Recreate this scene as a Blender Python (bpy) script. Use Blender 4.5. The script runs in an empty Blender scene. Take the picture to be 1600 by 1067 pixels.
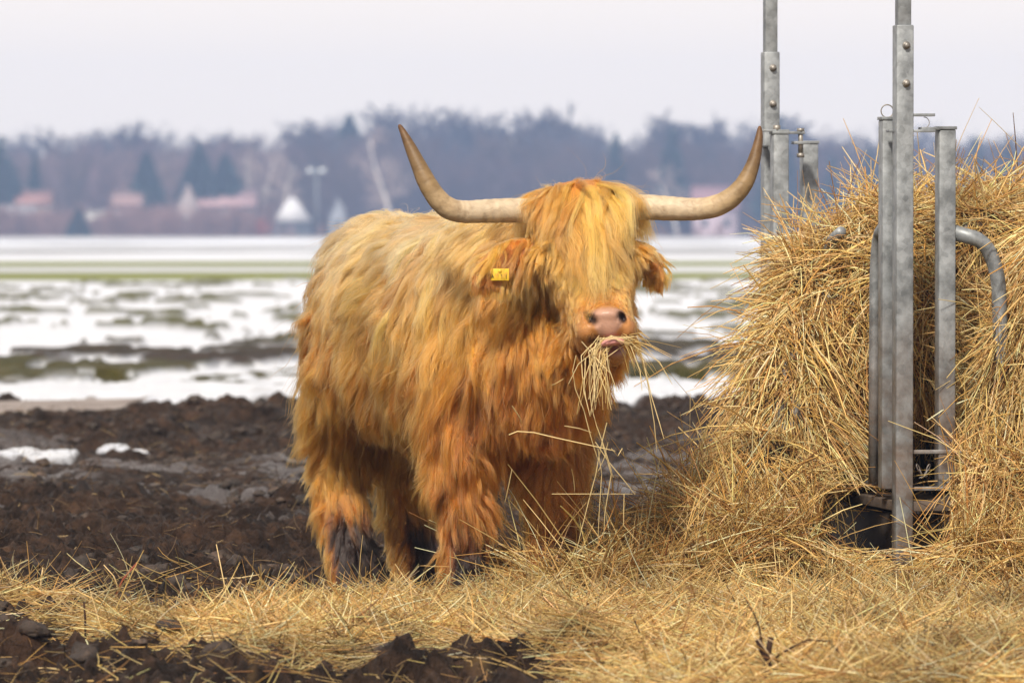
import bpy, bmesh, math, random
import numpy as np
from mathutils import Vector, Matrix
from mathutils.bvhtree import BVHTree
from mathutils.kdtree import KDTree

rng = np.random.default_rng(7)
random.seed(7)
SC = bpy.context.scene
COL = SC.collection
F = 8889.0            # focal length in pixels of the 1600 px wide photograph (200 mm)
CZ = 1.15             # camera height
PITCH = math.atan(176.5 / F)
HOR = 357.0

# ------------------------------------------------------------------ helpers
def at(px, py, Y):
    """world point seen at pixel (px, py) of the photo, at distance Y"""
    x = (px - 800) / F
    y = (533.5 - py) / F
    c, s = math.cos(PITCH), math.sin(PITCH)
    d = np.array([x, c + y * s, -s + y * c])
    t = Y / d[1]
    return np.array([d[0] * t, d[1] * t, CZ + d[2] * t])

def nrm(v):
    v = np.asarray(v, float)
    return v / np.maximum(np.linalg.norm(v, axis=-1, keepdims=True), 1e-9)

def sstep(a, b, x):
    t = np.clip((np.asarray(x, float) - a) / (b - a), 0, 1)
    return t * t * (3 - 2 * t)

_T2 = np.random.default_rng(3).random((256, 256))
def vn2(x, y):
    x = np.asarray(x, float); y = np.asarray(y, float)
    xi = np.floor(x).astype(int); yi = np.floor(y).astype(int)
    fx = x - xi; fy = y - yi
    fx = fx * fx * fx * (fx * (fx * 6 - 15) + 10); fy = fy * fy * fy * (fy * (fy * 6 - 15) + 10)
    x0 = xi & 255; x1 = (xi + 1) & 255; y0 = yi & 255; y1 = (yi + 1) & 255
    return (_T2[x0, y0] * (1 - fx) + _T2[x1, y0] * fx) * (1 - fy) + (_T2[x0, y1] * (1 - fx) + _T2[x1, y1] * fx) * fy

def fbm2(x, y, oct=4, gain=.5):
    s = 0; a = 1; t = 0
    c, sn = math.cos(.6), math.sin(.6)
    for i in range(oct):
        s = s + a * vn2(x + 17.3 * i, y + 9.1 * i); t += a
        x, y = 2.03 * (c * x - sn * y), 2.03 * (sn * x + c * y); a *= gain
    return s / t

_T3 = np.random.default_rng(5).random((32, 32, 32))
def vn3(p):
    p = np.asarray(p, float)
    i = np.floor(p).astype(int); f = p - i; f = f * f * (3 - 2 * f)
    r = 0
    for a in (0, 1):
        for b in (0, 1):
            for c in (0, 1):
                w = (f[:, 0] if a else 1 - f[:, 0]) * (f[:, 1] if b else 1 - f[:, 1]) * (f[:, 2] if c else 1 - f[:, 2])
                r = r + w * _T3[(i[:, 0] + a) & 31, (i[:, 1] + b) & 31, (i[:, 2] + c) & 31]
    return r

def vec_noise(p, scale, seed):
    q = np.asarray(p) * scale
    return np.stack([vn3(q + seed), vn3(q + seed + 11.7), vn3(q + seed + 23.9)], 1) * 2 - 1

def mesh_np(name, verts, faces4=None, faces3=None, mats=(), midx=None, smooth=False, cols=None, cname='col'):
    """mesh from numpy arrays"""
    me = bpy.data.meshes.new(name)
    verts = np.ascontiguousarray(verts, np.float32)
    me.vertices.add(len(verts)); me.vertices.foreach_set('co', verts.ravel())
    loops = []; starts = []; tot = 0; nf = 0
    for f, k in ((faces4, 4), (faces3, 3)):
        if f is not None and len(f):
            f = np.asarray(f, np.int32)
            loops.append(f.ravel()); starts.append(tot + np.arange(len(f)) * k); tot += f.size; nf += len(f)
    loops = np.concatenate(loops).astype(np.int32); starts = np.concatenate(starts).astype(np.int32)
    me.loops.add(tot); me.loops.foreach_set('vertex_index', loops)
    me.polygons.add(nf); me.polygons.foreach_set('loop_start', starts)
    if midx is not None: me.polygons.foreach_set('material_index', np.asarray(midx, np.int32))
    if smooth: me.polygons.foreach_set('use_smooth', np.ones(nf, bool))
    me.update(calc_edges=True)
    if cols is not None:
        a = me.attributes.new(cname, 'FLOAT_COLOR', 'POINT')
        c = np.ones((len(verts), 4), np.float32); c[:, :cols.shape[1]] = cols
        a.data.foreach_set('color', c.ravel())
    for m in mats: me.materials.append(m)
    return me

def link(name, me, parent=None):
    o = bpy.data.objects.new(name, me); COL.objects.link(o)
    if parent is not None:
        o.parent = parent
        o.matrix_parent_inverse = parent.matrix_world.inverted() if False else Matrix.Identity(4)
    return o

def tag(o, label=None, cat=None, group=None, kind=None):
    if label: o['label'] = label
    if cat: o['category'] = cat
    if group: o['group'] = group
    if kind: o['kind'] = kind
    return o

def empty(name, loc):
    o = bpy.data.objects.new(name, None); COL.objects.link(o)
    o.location = Vector(loc); o.empty_display_size = .1
    return o

class MB:
    """collects vertices and faces of one mesh"""
    def __init__(s): s.v = []; s.q = []; s.t = []; s.c = []; s.n = 0
    def add(s, v, q=None, t=None, c=None):
        v = np.asarray(v, float)
        s.v.append(v)
        if q is not None and len(q): s.q.append(np.asarray(q, int) + s.n)
        if t is not None and len(t): s.t.append(np.asarray(t, int) + s.n)
        if c is not None: s.c.append(np.broadcast_to(np.asarray(c, float), (len(v), 3)))
        s.n += len(v)
    def mesh(s, name, mats, smooth=False, origin=None):
        v = np.concatenate(s.v)
        if origin is not None: v = v - np.asarray(origin)
        return mesh_np(name, v, np.concatenate(s.q) if s.q else None, np.concatenate(s.t) if s.t else None, mats, None, smooth,
                       np.concatenate(s.c) if s.c else None)
    def obox(s, c, ax, h):
        """chamfered box: centre, 3 axes, half sizes"""
        c = np.asarray(c, float); ax = [nrm(a) for a in ax]; h = list(h)
        b = min(h) * .16
        bm = bmesh.new(); bmesh.ops.create_cube(bm, size=2)
        for v in bm.verts: v.co = Vector((v.co.x * h[0], v.co.y * h[1], v.co.z * h[2]))
        bmesh.ops.bevel(bm, geom=bm.edges[:], offset=b, segments=2, affect='EDGES', profile=.5)
        bmesh.ops.triangulate(bm, faces=bm.faces[:])
        v = np.array([list(x.co) for x in bm.verts]); t = [[x.index for x in f.verts] for f in bm.faces]
        bm.free()
        s.add(c + v[:, :1] * ax[0] + v[:, 1:2] * ax[1] + v[:, 2:] * ax[2], None, t)
    def tube(s, pts, r, n=12, cap=True, c=None):
        pts = np.asarray(pts, float); K = len(pts); r = np.broadcast_to(np.asarray(r, float), (K,))
        T = nrm(np.gradient(pts, axis=0)); u = np.cross(T[0], [0.13, .27, .95]); u = nrm(u)
        vs = []
        a = np.arange(n) * 2 * math.pi / n
        for k in range(K):
            u = nrm(u - T[k] * np.dot(u, T[k])); w = np.cross(T[k], u)
            vs.append(pts[k] + r[k] * (np.cos(a)[:, None] * u + np.sin(a)[:, None] * w))
        q = []
        for k in range(K - 1):
            for i in range(n):
                j = (i + 1) % n
                q.append((k * n + i, k * n + j, (k + 1) * n + j, (k + 1) * n + i))
        v = np.concatenate(vs); t = []
        if cap:
            v = np.concatenate([v, pts[:1], pts[-1:]])
            for i in range(n):
                j = (i + 1) % n
                t.append((K * n, j, i)); t.append((K * n + 1, (K - 1) * n + i, (K - 1) * n + j))
        s.add(v, q, t, c)
    def loft(s, rings, n=28, e=1.0):
        """closed loft; ring = (centre, u axis, v axis, a, b)"""
        vs = []; a = np.arange(n) * 2 * math.pi / n
        ca = np.sign(np.cos(a)) * np.abs(np.cos(a)) ** e; sa = np.sign(np.sin(a)) * np.abs(np.sin(a)) ** e
        for (c, u, w, A, B) in rings:
            vs.append(np.asarray(c) + A * ca[:, None] * nrm(u) + B * sa[:, None] * nrm(w))
        K = len(rings); q = []; t = []
        for k in range(K - 1):
            for i in range(n):
                j = (i + 1) % n
                q.append((k * n + i, k * n + j, (k + 1) * n + j, (k + 1) * n + i))
        v = np.concatenate(vs + [[rings[0][0]], [rings[-1][0]]])
        for i in range(n):
            j = (i + 1) % n
            t.append((K * n, j, i)); t.append((K * n + 1, (K - 1) * n + i, (K - 1) * n + j))
        s.add(v, q, t)
    def ell(s, c, ax, h, n=24):
        c = np.asarray(c, float); ax = [nrm(a) for a in ax]
        rings = []
        for k in range(1, 14):
            th = math.pi * k / 14
            rings.append((c - ax[2] * h[2] * math.cos(th), ax[0], ax[1], h[0] * math.sin(th), h[1] * math.sin(th)))
        s.loft(rings, n)

def strands(P, R, col, name, mats, sides=3, midx=0):
    """P (N,K,3) centre lines, R (N,K) radii, col (N,3): one mesh of thin prisms (returns arrays)"""
    N, K, _ = P.shape
    T = nrm(np.gradient(P, axis=1))
    ref = nrm(rng.normal(size=(N, 1, 3)))
    u = nrm(np.cross(T, ref)); w = np.cross(T, u)
    V = []
    for i in range(sides):
        a = 2 * math.pi * i / sides
        V.append(P + R[..., None] * (math.cos(a) * u + math.sin(a) * w))
    V = np.stack(V, 2)                      # N,K,sides,3
    base = (np.arange(N) * K * sides)[:, None, None]
    k = np.arange(K - 1)[None, :, None] * sides
    i = np.arange(sides)[None, None, :]; j = (i + 1) % sides
    q = np.stack([base + k + i, base + k + j, base + k + sides + j, base + k + sides + i], -1).reshape(-1, 4)
    C = np.repeat(col, K * sides, 0)
    return V.reshape(-1, 3), q, C

# ------------------------------------------------------------------ materials
def newmat(name):
    m = bpy.data.materials.new(name); m.use_nodes = True
    nt = m.node_tree; b = nt.nodes['Principled BSDF']
    return m, nt, b
def N(nt, t, **kw):
    n = nt.nodes.new(t)
    for k, v in kw.items(): setattr(n, k, v)
    return n
def noise(nt, scale, detail=6, rough=.6, coord='Object', dist=0.0, vec=None):
    n = N(nt, 'ShaderNodeTexNoise'); n.inputs['Scale'].default_value = scale
    n.inputs['Detail'].default_value = detail; n.inputs['Roughness'].default_value = rough; n.inputs['Distortion'].default_value = dist
    if vec is None:
        tc = N(nt, 'ShaderNodeTexCoord'); nt.links.new(tc.outputs[coord], n.inputs['Vector'])
    else: nt.links.new(vec, n.inputs['Vector'])
    return n
def ramp(nt, src, stops):
    r = N(nt, 'ShaderNodeValToRGB')
    while len(r.color_ramp.elements) < len(stops): r.color_ramp.elements.new(.5)
    for e, (p, c) in zip(r.color_ramp.elements, stops):
        e.position = p; e.color = (*c, 1) if len(c) == 3 else c
    nt.links.new(src, r.inputs[0]); return r
def mix(nt, fac, a, b, mode='MIX'):
    m = N(nt, 'ShaderNodeMix', data_type='RGBA', blend_type=mode)
    for s, v in ((0, fac), (6, a), (7, b)):
        if hasattr(v, 'links'): nt.links.new(v, m.inputs[s])
        elif isinstance(v, (int, float)): m.inputs[s].default_value = v
        else: m.inputs[s].default_value = (*v, 1)
    return m.outputs[2]
def bump(nt, b, h, strength=.5, dist=.01):
    n = N(nt, 'ShaderNodeBump'); n.inputs['Strength'].default_value = strength; n.inputs['Distance'].default_value = dist
    nt.links.new(h, n.inputs['Height']); nt.links.new(n.outputs[0], b.inputs['Normal'])

def simple_mat(name, c1, c2, scale, rough=.7, bs=.3, bd=.01, metallic=0, coord='Object'):
    m, nt, b = newmat(name)
    n = noise(nt, scale, coord=coord); r = ramp(nt, n.outputs['Fac'], [(.3, c1), (.7, c2)])
    nt.links.new(r.outputs[0], b.inputs['Base Color']); b.inputs['Roughness'].default_value = rough; b.inputs['Metallic'].default_value = metallic
    if bs: bump(nt, b, n.outputs['Fac'], bs, bd)
    return m

def attr_mat(name, rough=.6, spec=.3, trans=0.0):
    m, nt, b = newmat(name)
    a = N(nt, 'ShaderNodeAttribute', attribute_name='col')
    nt.links.new(a.outputs['Color'], b.inputs['Base Color'])
    b.inputs['Roughness'].default_value = rough; b.inputs['Specular IOR Level'].default_value = spec
    if trans:
        t = N(nt, 'ShaderNodeBsdfTranslucent'); nt.links.new(a.outputs['Color'], t.inputs['Color'])
        ms = N(nt, 'ShaderNodeMixShader'); ms.inputs[0].default_value = trans
        out = nt.nodes['Material Output']
        nt.links.new(b.outputs[0], ms.inputs[1]); nt.links.new(t.outputs[0], ms.inputs[2]); nt.links.new(ms.outputs[0], out.inputs['Surface'])
    return m

M_HAY = attr_mat('hay', .45, .45, .35)
M_BARK = attr_mat('bark', .9, .1)

def galv_mat():
    m, nt, b = newmat('galvanised_steel')
    tc = N(nt, 'ShaderNodeTexCoord')
    v = N(nt, 'ShaderNodeTexVoronoi'); v.inputs['Scale'].default_value = 55; nt.links.new(tc.outputs['Object'], v.inputs['Vector'])
    n = noise(nt, 14, 6, .65); n2 = noise(nt, 5, 5, .7, dist=1.0)
    r1 = ramp(nt, v.outputs['Color'], [(.2, (.12, .135, .15)), (.8, (.23, .25, .275))])
    r2 = ramp(nt, n.outputs['Fac'], [(.35, (.075, .08, .085)), (.65, (.31, .335, .365))])
    c = mix(nt, .55, r1.outputs[0], r2.outputs[0])
    # dried mud and rust splashed on the lower part (a stain that follows height)
    sep = N(nt, 'ShaderNodeSeparateXYZ'); geo = N(nt, 'ShaderNodeNewGeometry'); nt.links.new(geo.outputs['Position'], sep.inputs[0])
    mr = N(nt, 'ShaderNodeMapRange'); mr.inputs['From Min'].default_value = .95; mr.inputs['From Max'].default_value = .25
    nt.links.new(sep.outputs['Z'], mr.inputs['Value'])
    mu = N(nt, 'ShaderNodeMath', operation='MULTIPLY'); nt.links.new(mr.outputs[0], mu.inputs[0]); 
    r3 = ramp(nt, n2.outputs['Fac'], [(.35, (0, 0, 0)), (.6, (1, 1, 1))]); nt.links.new(r3.outputs[0], mu.inputs[1])
    c = mix(nt, mu.outputs[0], c, (.13, .085, .06))
    nt.links.new(c, b.inputs['Base Color'])
    b.inputs['Metallic'].default_value = .35; 
    rr = ramp(nt, n.outputs['Fac'], [(.3, (.38,) * 3), (.7, (.6,) * 3)]); nt.links.new(rr.outputs[0], b.inputs['Roughness'])
    bump(nt, b, n.outputs['Fac'], .25, .002)
    return m
M_GALV = galv_mat()
M_RUST = simple_mat('rusty_steel', (.035, .025, .02), (.085, .062, .048), 9, .8, .4, .004)
M_BOLT = simple_mat('bolt_steel', (.16, .155, .15), (.3, .28, .26), 40, .5, .2, .001, .6)

# ------------------------------------------------------------------ ground
LEFTP = [((-40 - 800) / 312, 28.4, .16, .5), ((28 - 800) / 312, 28.6, .10, .45), ((80 - 800) / 310, 28.3, .16, .40), ((170 - 800) / 312, 29.0, .11, .5), ((205 - 800) / 312, 28.5, .09, .3)]

PXB = np.array([-3000, -400, 0, 100, 200, 300, 380, 450, 520, 600, 700, 800, 900, 1000, 1100, 2000, 4000.])
PYB = np.array([915, 905, 912, 925, 942, 950, 940, 928, 930, 925, 915, 905, 880, 862, 850, 840, 840.]) + 8
PXF = np.array([-3000, -400, 0, 110, 150, 200, 270, 330, 400, 470, 560, 620, 700, 780, 880, 930, 1000, 1100, 2000, 4000.])
PYF = np.array([960, 960, 962, 975, 1000, 1010, 1030, 1040, 1062, 1052, 1045, 1035, 1024, 1030, 1045, 1090, 1160, 1200, 1250, 1250.]) - np.array([20.] * 5 + [8.] * 10 + [0.] * 5)

def hay_mask(x, y):
    px = 800 + x * F / y
    py = HOR + 1.125 * F / y
    n = (fbm2(x * 3.1 + 40, y * 1.6 + 7, 4) - .5)
    b = np.interp(px, PXB, PYB) + n * 40; f = np.interp(px, PXF, PYF) + n * 90 + (fbm2(x * 9 + 3, y * 4 + 2, 3) - .5) * 45
    return sstep(-4, 10, py - b) * (1 - sstep(-10, 12, py - f))

def ground_data(x, y):
    x = np.asarray(x, float); y = np.asarray(y, float)
    near = 1 - sstep(33, 60, y)
    # churned mud
    big = fbm2(x * .9 + 5, y * .55 + 3, 3) - .5
    cl = fbm2(x * 4.2, y * 3.2, 4, .55)
    clod = np.abs(cl - .5) * 2
    fine = fbm2(x * 15 + 31, y * 12 + 9, 3) - .5
    lump = np.clip(fbm2(x * 2.6 + 70, y * 1.8 + 20, 3) - .52, 0, 1)
    z = near * (big * .10 + (cl - .5) * .15 - clod * .045 + fine * .10 + lump * .20 + (fbm2(x * 34, y * 26, 2) - .5) * (.03 + .04 * (1 - sstep(19, 26, y))))
    flat = 1 - .45 * sstep(23, 25, y) * (1 - sstep(27, 30, y))
    z = z * flat
    # snow edge ridge
    ed = 36.6 + (fbm2(x * .55 + 9, y * .05, 3) - .5) * 3.0
    ridge = np.exp(-((y - ed + .7) / .6) ** 2)
    z = z + ridge * (.015 + .19 * np.clip(fbm2(x * 1.6 + 2, y * .8, 3) - .42, 0, 1))
    z = z * (1 - .75 * sstep(ed, ed + 1.2, y))
    # cover
    t1 = fbm2(x * .75 + 11, y * .30 + 4, 4, .6)
    tf = fbm2(x * 2.6 + 7, y * 1.0 + 3, 3); t1 = .5 + 1.25 * (.58 * t1 + .42 * tf - .5)
    t2 = fbm2(x * 1.3 + 51, y * .30 + 8, 4, .55)
    snow = sstep(-.15, .15, y - ed)
    band = sstep(41.0, 42.2, y + (t1 - .5) * 3) * (1 - sstep(45.5, 47.5, y + (t1 - .5) * 5))
    snow = snow * (1 - band * (1 - sstep(.41, .48, fbm2(x * 3.0 + 3, y * .95 + 1, 4, .6))))
    tus = sstep(.61, .65, t2 + (t1 - .5) * .5) * sstep(38, 44, y) * (1 - sstep(122, 128, y))
    snow = snow * (1 - tus)
    farn = fbm2(x * .08, y * .035 + 5, 4)
    gband = np.maximum(np.exp(-((y - 188 + 10 * (farn - .5)) / 13) ** 2), np.exp(-((y - 137 + 8 * (farn - .5)) / 9) ** 2))
    gband = np.clip(gband * 2.3, 0, 1)
    gmid = sstep(137, 140, y) * (1 - sstep(180, 186, y)) * (.03 + .3 * sstep(.55, .65, farn))
    g = np.clip(np.maximum(gband, gmid), 0, 1)
    thin = sstep(190, 260, y) * sstep(.46, .62, farn) * .55
    fieldend = sstep(640, 760, y)
    snow = snow * (1 - g) * (1 - thin) * (1 - fieldend * .85)
    for (cx, cy, rx, ry) in LEFTP:
        d = np.sqrt(((x - cx) / rx) ** 2 + ((y - cy) / ry) ** 2) + (fbm2(x * 9, y * 3, 3) - .5) * .9
        p = 1 - sstep(.8, 1.0, d)
        snow = np.maximum(snow, p); z = z * (1 - .7 * p) + p * .014
    # dirty ice rut at the left
    ice = (1 - sstep(.9, 1.1, np.abs((y - 35.6 - (x + 3.1) * .75) / 1.1))) * (1 - sstep(-2.42, -2.34, x))
    z = z * (1 - ice) + ice * (.035 + .03 * np.cos(np.clip((y - 35.6 - (x + 3.1) * .75) / 1.1, -1, 1) * 1.57))
    snow = snow * (1 - ice)
    hm = hay_mask(x, y)
    z = z * (1 - .5 * hm) + hm * (.018 + .055 * (fbm2(x * 1.3 + 8, y * 1.1, 3) - .45))
    # bull stands slightly sunk behind the litter, level ground under the hooves
    foot = np.exp(-(((x + .15) / .62) ** 4 + ((y - 18.05) / .95) ** 4))
    z = z * (1 - .85 * foot) - .055 * foot
    fd_ = sstep(.35, .75, x) * sstep(16, 17, y) * (1 - sstep(21, 22, y)); z = z * (1 - .75 * fd_)
    hind = np.exp(-(((x + .42) / .5) ** 2 + ((y - 18.9) / .55) ** 2))
    z = z - .060 * hind
    # mud lumps in the bottom left corner and along the bottom edge
    for (cx, cy, r, h) in ((-1.36, 15.1, .16, .06), (-1.52, 15.2, .18, .08), (-1.02, 14.7, .14, .05), (-.30, 14.6, .2, .04), (-.62, 14.85, .16, .03), (.16, 14.85, .05, .08), (.05, 14.7, .3, .03), (1.1, 14.45, .25, .05)):
        z = z + h * np.exp(-(((x - cx) / r) ** 2 + ((y - cy) / (r * 1.3)) ** 2)) * (.6 + .8 * fbm2(x * 14, y * 10, 3))
    far = sstep(50, 120, y)
    z = z + snow * .02 * near + tus * .085 * (.4 + fbm2(x * 3, y * 1.2, 2)) + far * (fbm2(x * .05, y * .02, 3) - .5) * .12
    z = z + (1 - snow) * sstep(ed, ed + 1, y) * (1 - sstep(60, 90, y)) * .06 * (fbm2(x * 2.4 + 4, y * 1.3, 3) - .40)
    wet = sstep(.45, .62, fbm2(x * 1.1 + 90, y * .7 + 12, 4)) * sstep(20.5, 22.5, y) * (1 - sstep(28, 34, y)) * (1 - sstep(.5, .56, cl))
    grass = np.clip(g + band * .18 + tus * .35 * sstep(45, 70, y) + thin * .15, 0, 1)
    return z, snow, grass, np.clip(wet + 0.0, 0, 1), hm, ice, fieldend

def build_ground():
    Y = [11.0]
    while Y[-1] < 1350:
        y = Y[-1]
        s = .015 if y < 21 else (.015 + (y - 21) * .0017 if y < 52 else y * .0125)
        Y.append(y + s)
    Y = np.array(Y)
    u = np.linspace(-1.25, 1.25, 430)
    ext = 1.25 + np.array([.06, .15, .3, .5, .8, 1.3, 2, 3, 4.5, 6.5])
    u = np.concatenate([-ext[::-1], u, ext])
    U, YY = np.meshgrid(u, Y)
    X = U * (.09 * YY + .12)
    z, snow, grass, wet, hm, ice, fe = ground_data(X.ravel(), YY.ravel())
    v = np.stack([X.ravel(), YY.ravel(), z], 1)
    nx = len(u); ny = len(Y)
    a = (np.arange(ny - 1)[:, None] * nx + np.arange(nx - 1)[None, :]).ravel()
    q = np.stack([a, a + 1, a + nx + 1, a + nx], 1)
    m, nt, b = newmat('ground')
    me = mesh_np('ground', v, q, None, [m], None, True, np.stack([snow, grass, wet], 1), 'cover')
    at2 = me.attributes.new('cover2', 'FLOAT_COLOR', 'POINT')
    c2 = np.ones((len(v), 4), np.float32); c2[:, 0] = hm; c2[:, 1] = ice; c2[:, 2] = fe
    at2.data.foreach_set('color', c2.ravel())
    a1 = N(nt, 'ShaderNodeAttribute', attribute_name='cover'); a2 = N(nt, 'ShaderNodeAttribute', attribute_name='cover2')
    s1 = N(nt, 'ShaderNodeSeparateColor'); s2 = N(nt, 'ShaderNodeSeparateColor')
    nt.links.new(a1.outputs['Color'], s1.inputs[0]); nt.links.new(a2.outputs['Color'], s2.inputs[0])
    n1 = noise(nt, 2.2, 8, .65); n2 = noise(nt, 28, 6, .7); n3 = noise(nt, 120, 4, .6); n4 = noise(nt, .9, 5, .6)
    mud = ramp(nt, n1.outputs['Fac'], [(.28, (.005, .003, .0025)), (.5, (.023, .013, .009)), (.72, (.070, .041, .026))])
    mud2 = ramp(nt, n2.outputs['Fac'], [(.3, (.005, .003, .0025)), (.7, (.068, .042, .029))])
    c = mix(nt, .5, mud.outputs[0], mud2.outputs[0])
    n5 = noise(nt, 8.5, 5, .7, dist=.6); spk = ramp(nt, n5.outputs['Fac'], [(.42, (.30, .28, .27)), (.56, (1.0, 1.0, 1.0)), (.7, (1.7, 1.55, 1.4))]); c = mix(nt, 1.0, c, spk.outputs[0], 'MULTIPLY')
    wetc = mix(nt, n2.outputs['Fac'], (.035, .03, .031), (.13, .12, .13))
    mw = N(nt, 'ShaderNodeMath', operation='MULTIPLY'); mw.inputs[1].default_value = .8; nt.links.new(s1.outputs[2], mw.inputs[0])
    c = mix(nt, mw.outputs[0], c, wetc)
    red = ramp(nt, n4.outputs['Fac'], [(.5, (0, 0, 0)), (.7, (.22, .22, .22))])
    c = mix(nt, red.outputs[0], c, (.085, .042, .024))
    lit = ramp(nt, n2.outputs['Fac'], [(.3, (.05, .03, .012)), (.7, (.24, .15, .055))])
    c = mix(nt, s2.outputs[0], c, lit.outputs[0])
    gr = ramp(nt, n1.outputs['Fac'], [(.3, (.11, .13, .008)), (.7, (.19, .21, .014))])
    c = mix(nt, s1.outputs[1], c, gr.outputs[0])
    c = mix(nt, s2.outputs[2], c, (.16, .12, .09))
    sn = ramp(nt, n1.outputs['Fac'], [(.3, (.54, .58, .68)), (.7, (.66, .69, .76))])
    c = mix(nt, s1.outputs[0], c, sn.outputs[0])
    icec = ramp(nt, n1.outputs['Fac'], [(.3, (.17, .14, .13)), (.7, (.36, .32, .31))])
    c = mix(nt, s2.outputs[1], c, icec.outputs[0])
    nt.links.new(c, b.inputs['Base Color'])
    rw = mix(nt, s1.outputs[2], (.56,) * 3, (.28,) * 3); nt.links.new(rw, b.inputs['Roughness'])
    ws = N(nt, 'ShaderNodeMapRange'); ws.inputs['To Min'].default_value = .14; ws.inputs['To Max'].default_value = .6; nt.links.new(s1.outputs[2], ws.inputs['Value']); nt.links.new(ws.outputs[0], b.inputs['Specular IOR Level'])
    h = mix(nt, .4, n2.outputs['Fac'], n3.outputs['Fac'])
    bump(nt, b, h, 1.0, .03)
    o = link('ground', me); tag(o, kind='structure')
build_ground()
def gz(x, y): return ground_data(x, y)[0]
def mud_clods():
    bm = bmesh.new(); bmesh.ops.create_icosphere(bm, subdivisions=2, radius=1); bmesh.ops.triangulate(bm, faces=bm.faces[:])
    bv = np.array([list(v.co) for v in bm.verts]); bt = np.array([[v.index for v in f.verts] for f in bm.faces]); bm.free()
    vs = []; ts = []; n0 = 0
    n = 11000
    y = 14.2 + (37.5 - 14.2) * rng.random(n) ** .8; x = (rng.random(n) * 2 - 1) * (.09 * y * 1.15 + .1)
    hm = hay_mask(x, y); dens = fbm2(x * 1.3 + 33, y * .8 + 4, 3)
    d = ground_data(x, y)
    ok = (hm < .25) & (rng.random(n) < sstep(.36, .58, dens)) & (d[1] < .3) & (d[5] < .3)
    for xx, yy, zz in zip(x[ok], y[ok], d[0][ok]):
        r = .009 + .032 * rng.random() ** 3
        q = bv + vec_noise(bv, 1.3, rng.uniform(0, 20)) * .55 + vec_noise(bv, 3.1, rng.uniform(0, 20)) * .25
        a = rng.uniform(0, 6.28); c, s_ = math.cos(a), math.sin(a)
        q = q * np.array([rng.uniform(.8, 1.5), rng.uniform(.8, 1.3), rng.uniform(.5, .95)]) * r
        q = np.stack([q[:, 0] * c - q[:, 1] * s_, q[:, 0] * s_ + q[:, 1] * c, q[:, 2]], 1) + np.array([xx, yy, zz + r * .12])
        vs.append(q); ts.append(bt + n0); n0 += len(bv)
    m, nt, b = newmat('mud_clod')
    n1 = noise(nt, 7, 6, .7); n2 = noise(nt, 60, 5, .7)
    r1 = ramp(nt, n1.outputs['Fac'], [(.35, (.010, .0065, .005)), (.55, (.035, .022, .016)), (.7, (.10, .066, .048))]); r2 = ramp(nt, n2.outputs['Fac'], [(.3, (.5, .5, .5)), (.7, (1.5, 1.4, 1.3))])
    nt.links.new(mix(nt, 1.0, r1.outputs[0], r2.outputs[0], 'MULTIPLY'), b.inputs['Base Color']); b.inputs['Roughness'].default_value = .6
    bump(nt, b, n2.outputs['Fac'], 1.0, .01)
    o = link('mud_clods', mesh_np('mud_clods', np.concatenate(vs), None, np.concatenate(ts), [m], None, True)); tag(o, 'crumbled dark clods of churned mud lying over the paddock', 'mud', None, 'stuff')
mud_clods()

# ------------------------------------------------------------------ hay
HAYC = np.array([(.60, .41, .15), (.70, .53, .25), (.50, .31, .09), (.42, .23, .06), (.76, .62, .36), (.28, .14, .045), (.56, .39, .15), (.64, .48, .20)])
HAYP = np.array([.2, .15, .18, .12, .07, .08, .12, .08])
def hay_cols(n, dark=0.0):
    p = HAYP.copy(); p[5] += dark; p[3] += dark; p /= p.sum()
    c = np.array([1.36, 1.42, 1.58]) * HAYC[rng.choice(len(HAYC), n, p=p)]
    return np.clip(c * rng.uniform(.7, 1.12, (n, 1)) * (1 + rng.normal(0, .04, (n, 3))), .01, .85)

def straw_lines(p0, d, L, K=5, sag=.0, kink=.5, curl=.14):
    """bent stalks: start, direction, length"""
    n = len(p0); d = nrm(d); P = [p0]
    step = (L / (K - 1))[:, None]
    kk = rng.integers(1, K - 1, n); hask = rng.random(n) < .45
    c = rng.normal(0, curl, (n, 3))
    for k in range(1, K):
        d = d + c * (1.0 / (K - 1)) + np.array([0, 0, -1.0]) * (sag if np.isscalar(sag) else sag[:, None]) / (K - 1)
        m = hask & (kk == k)
        d = d + m[:, None] * rng.normal(0, kink, (n, 3))
        d = nrm(d); P.append(P[-1] + d * step)
    return np.stack(P, 1)

def sample_mesh(V, Tt, n, w=None):
    a, b, c = V[Tt[:, 0]], V[Tt[:, 1]], V[Tt[:, 2]]
    cr = np.cross(b - a, c - a); ar = np.linalg.norm(cr, axis=1)
    p = ar * (1 if w is None else w); p = p / p.sum()
    i = rng.choice(len(Tt), n, p=p)
    r1 = np.sqrt(rng.random(n)); r2 = rng.random(n)
    pt = a[i] * (1 - r1)[:, None] + b[i] * (r1 * (1 - r2))[:, None] + c[i] * (r1 * r2)[:, None]
    return pt, nrm(cr[i])

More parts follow.
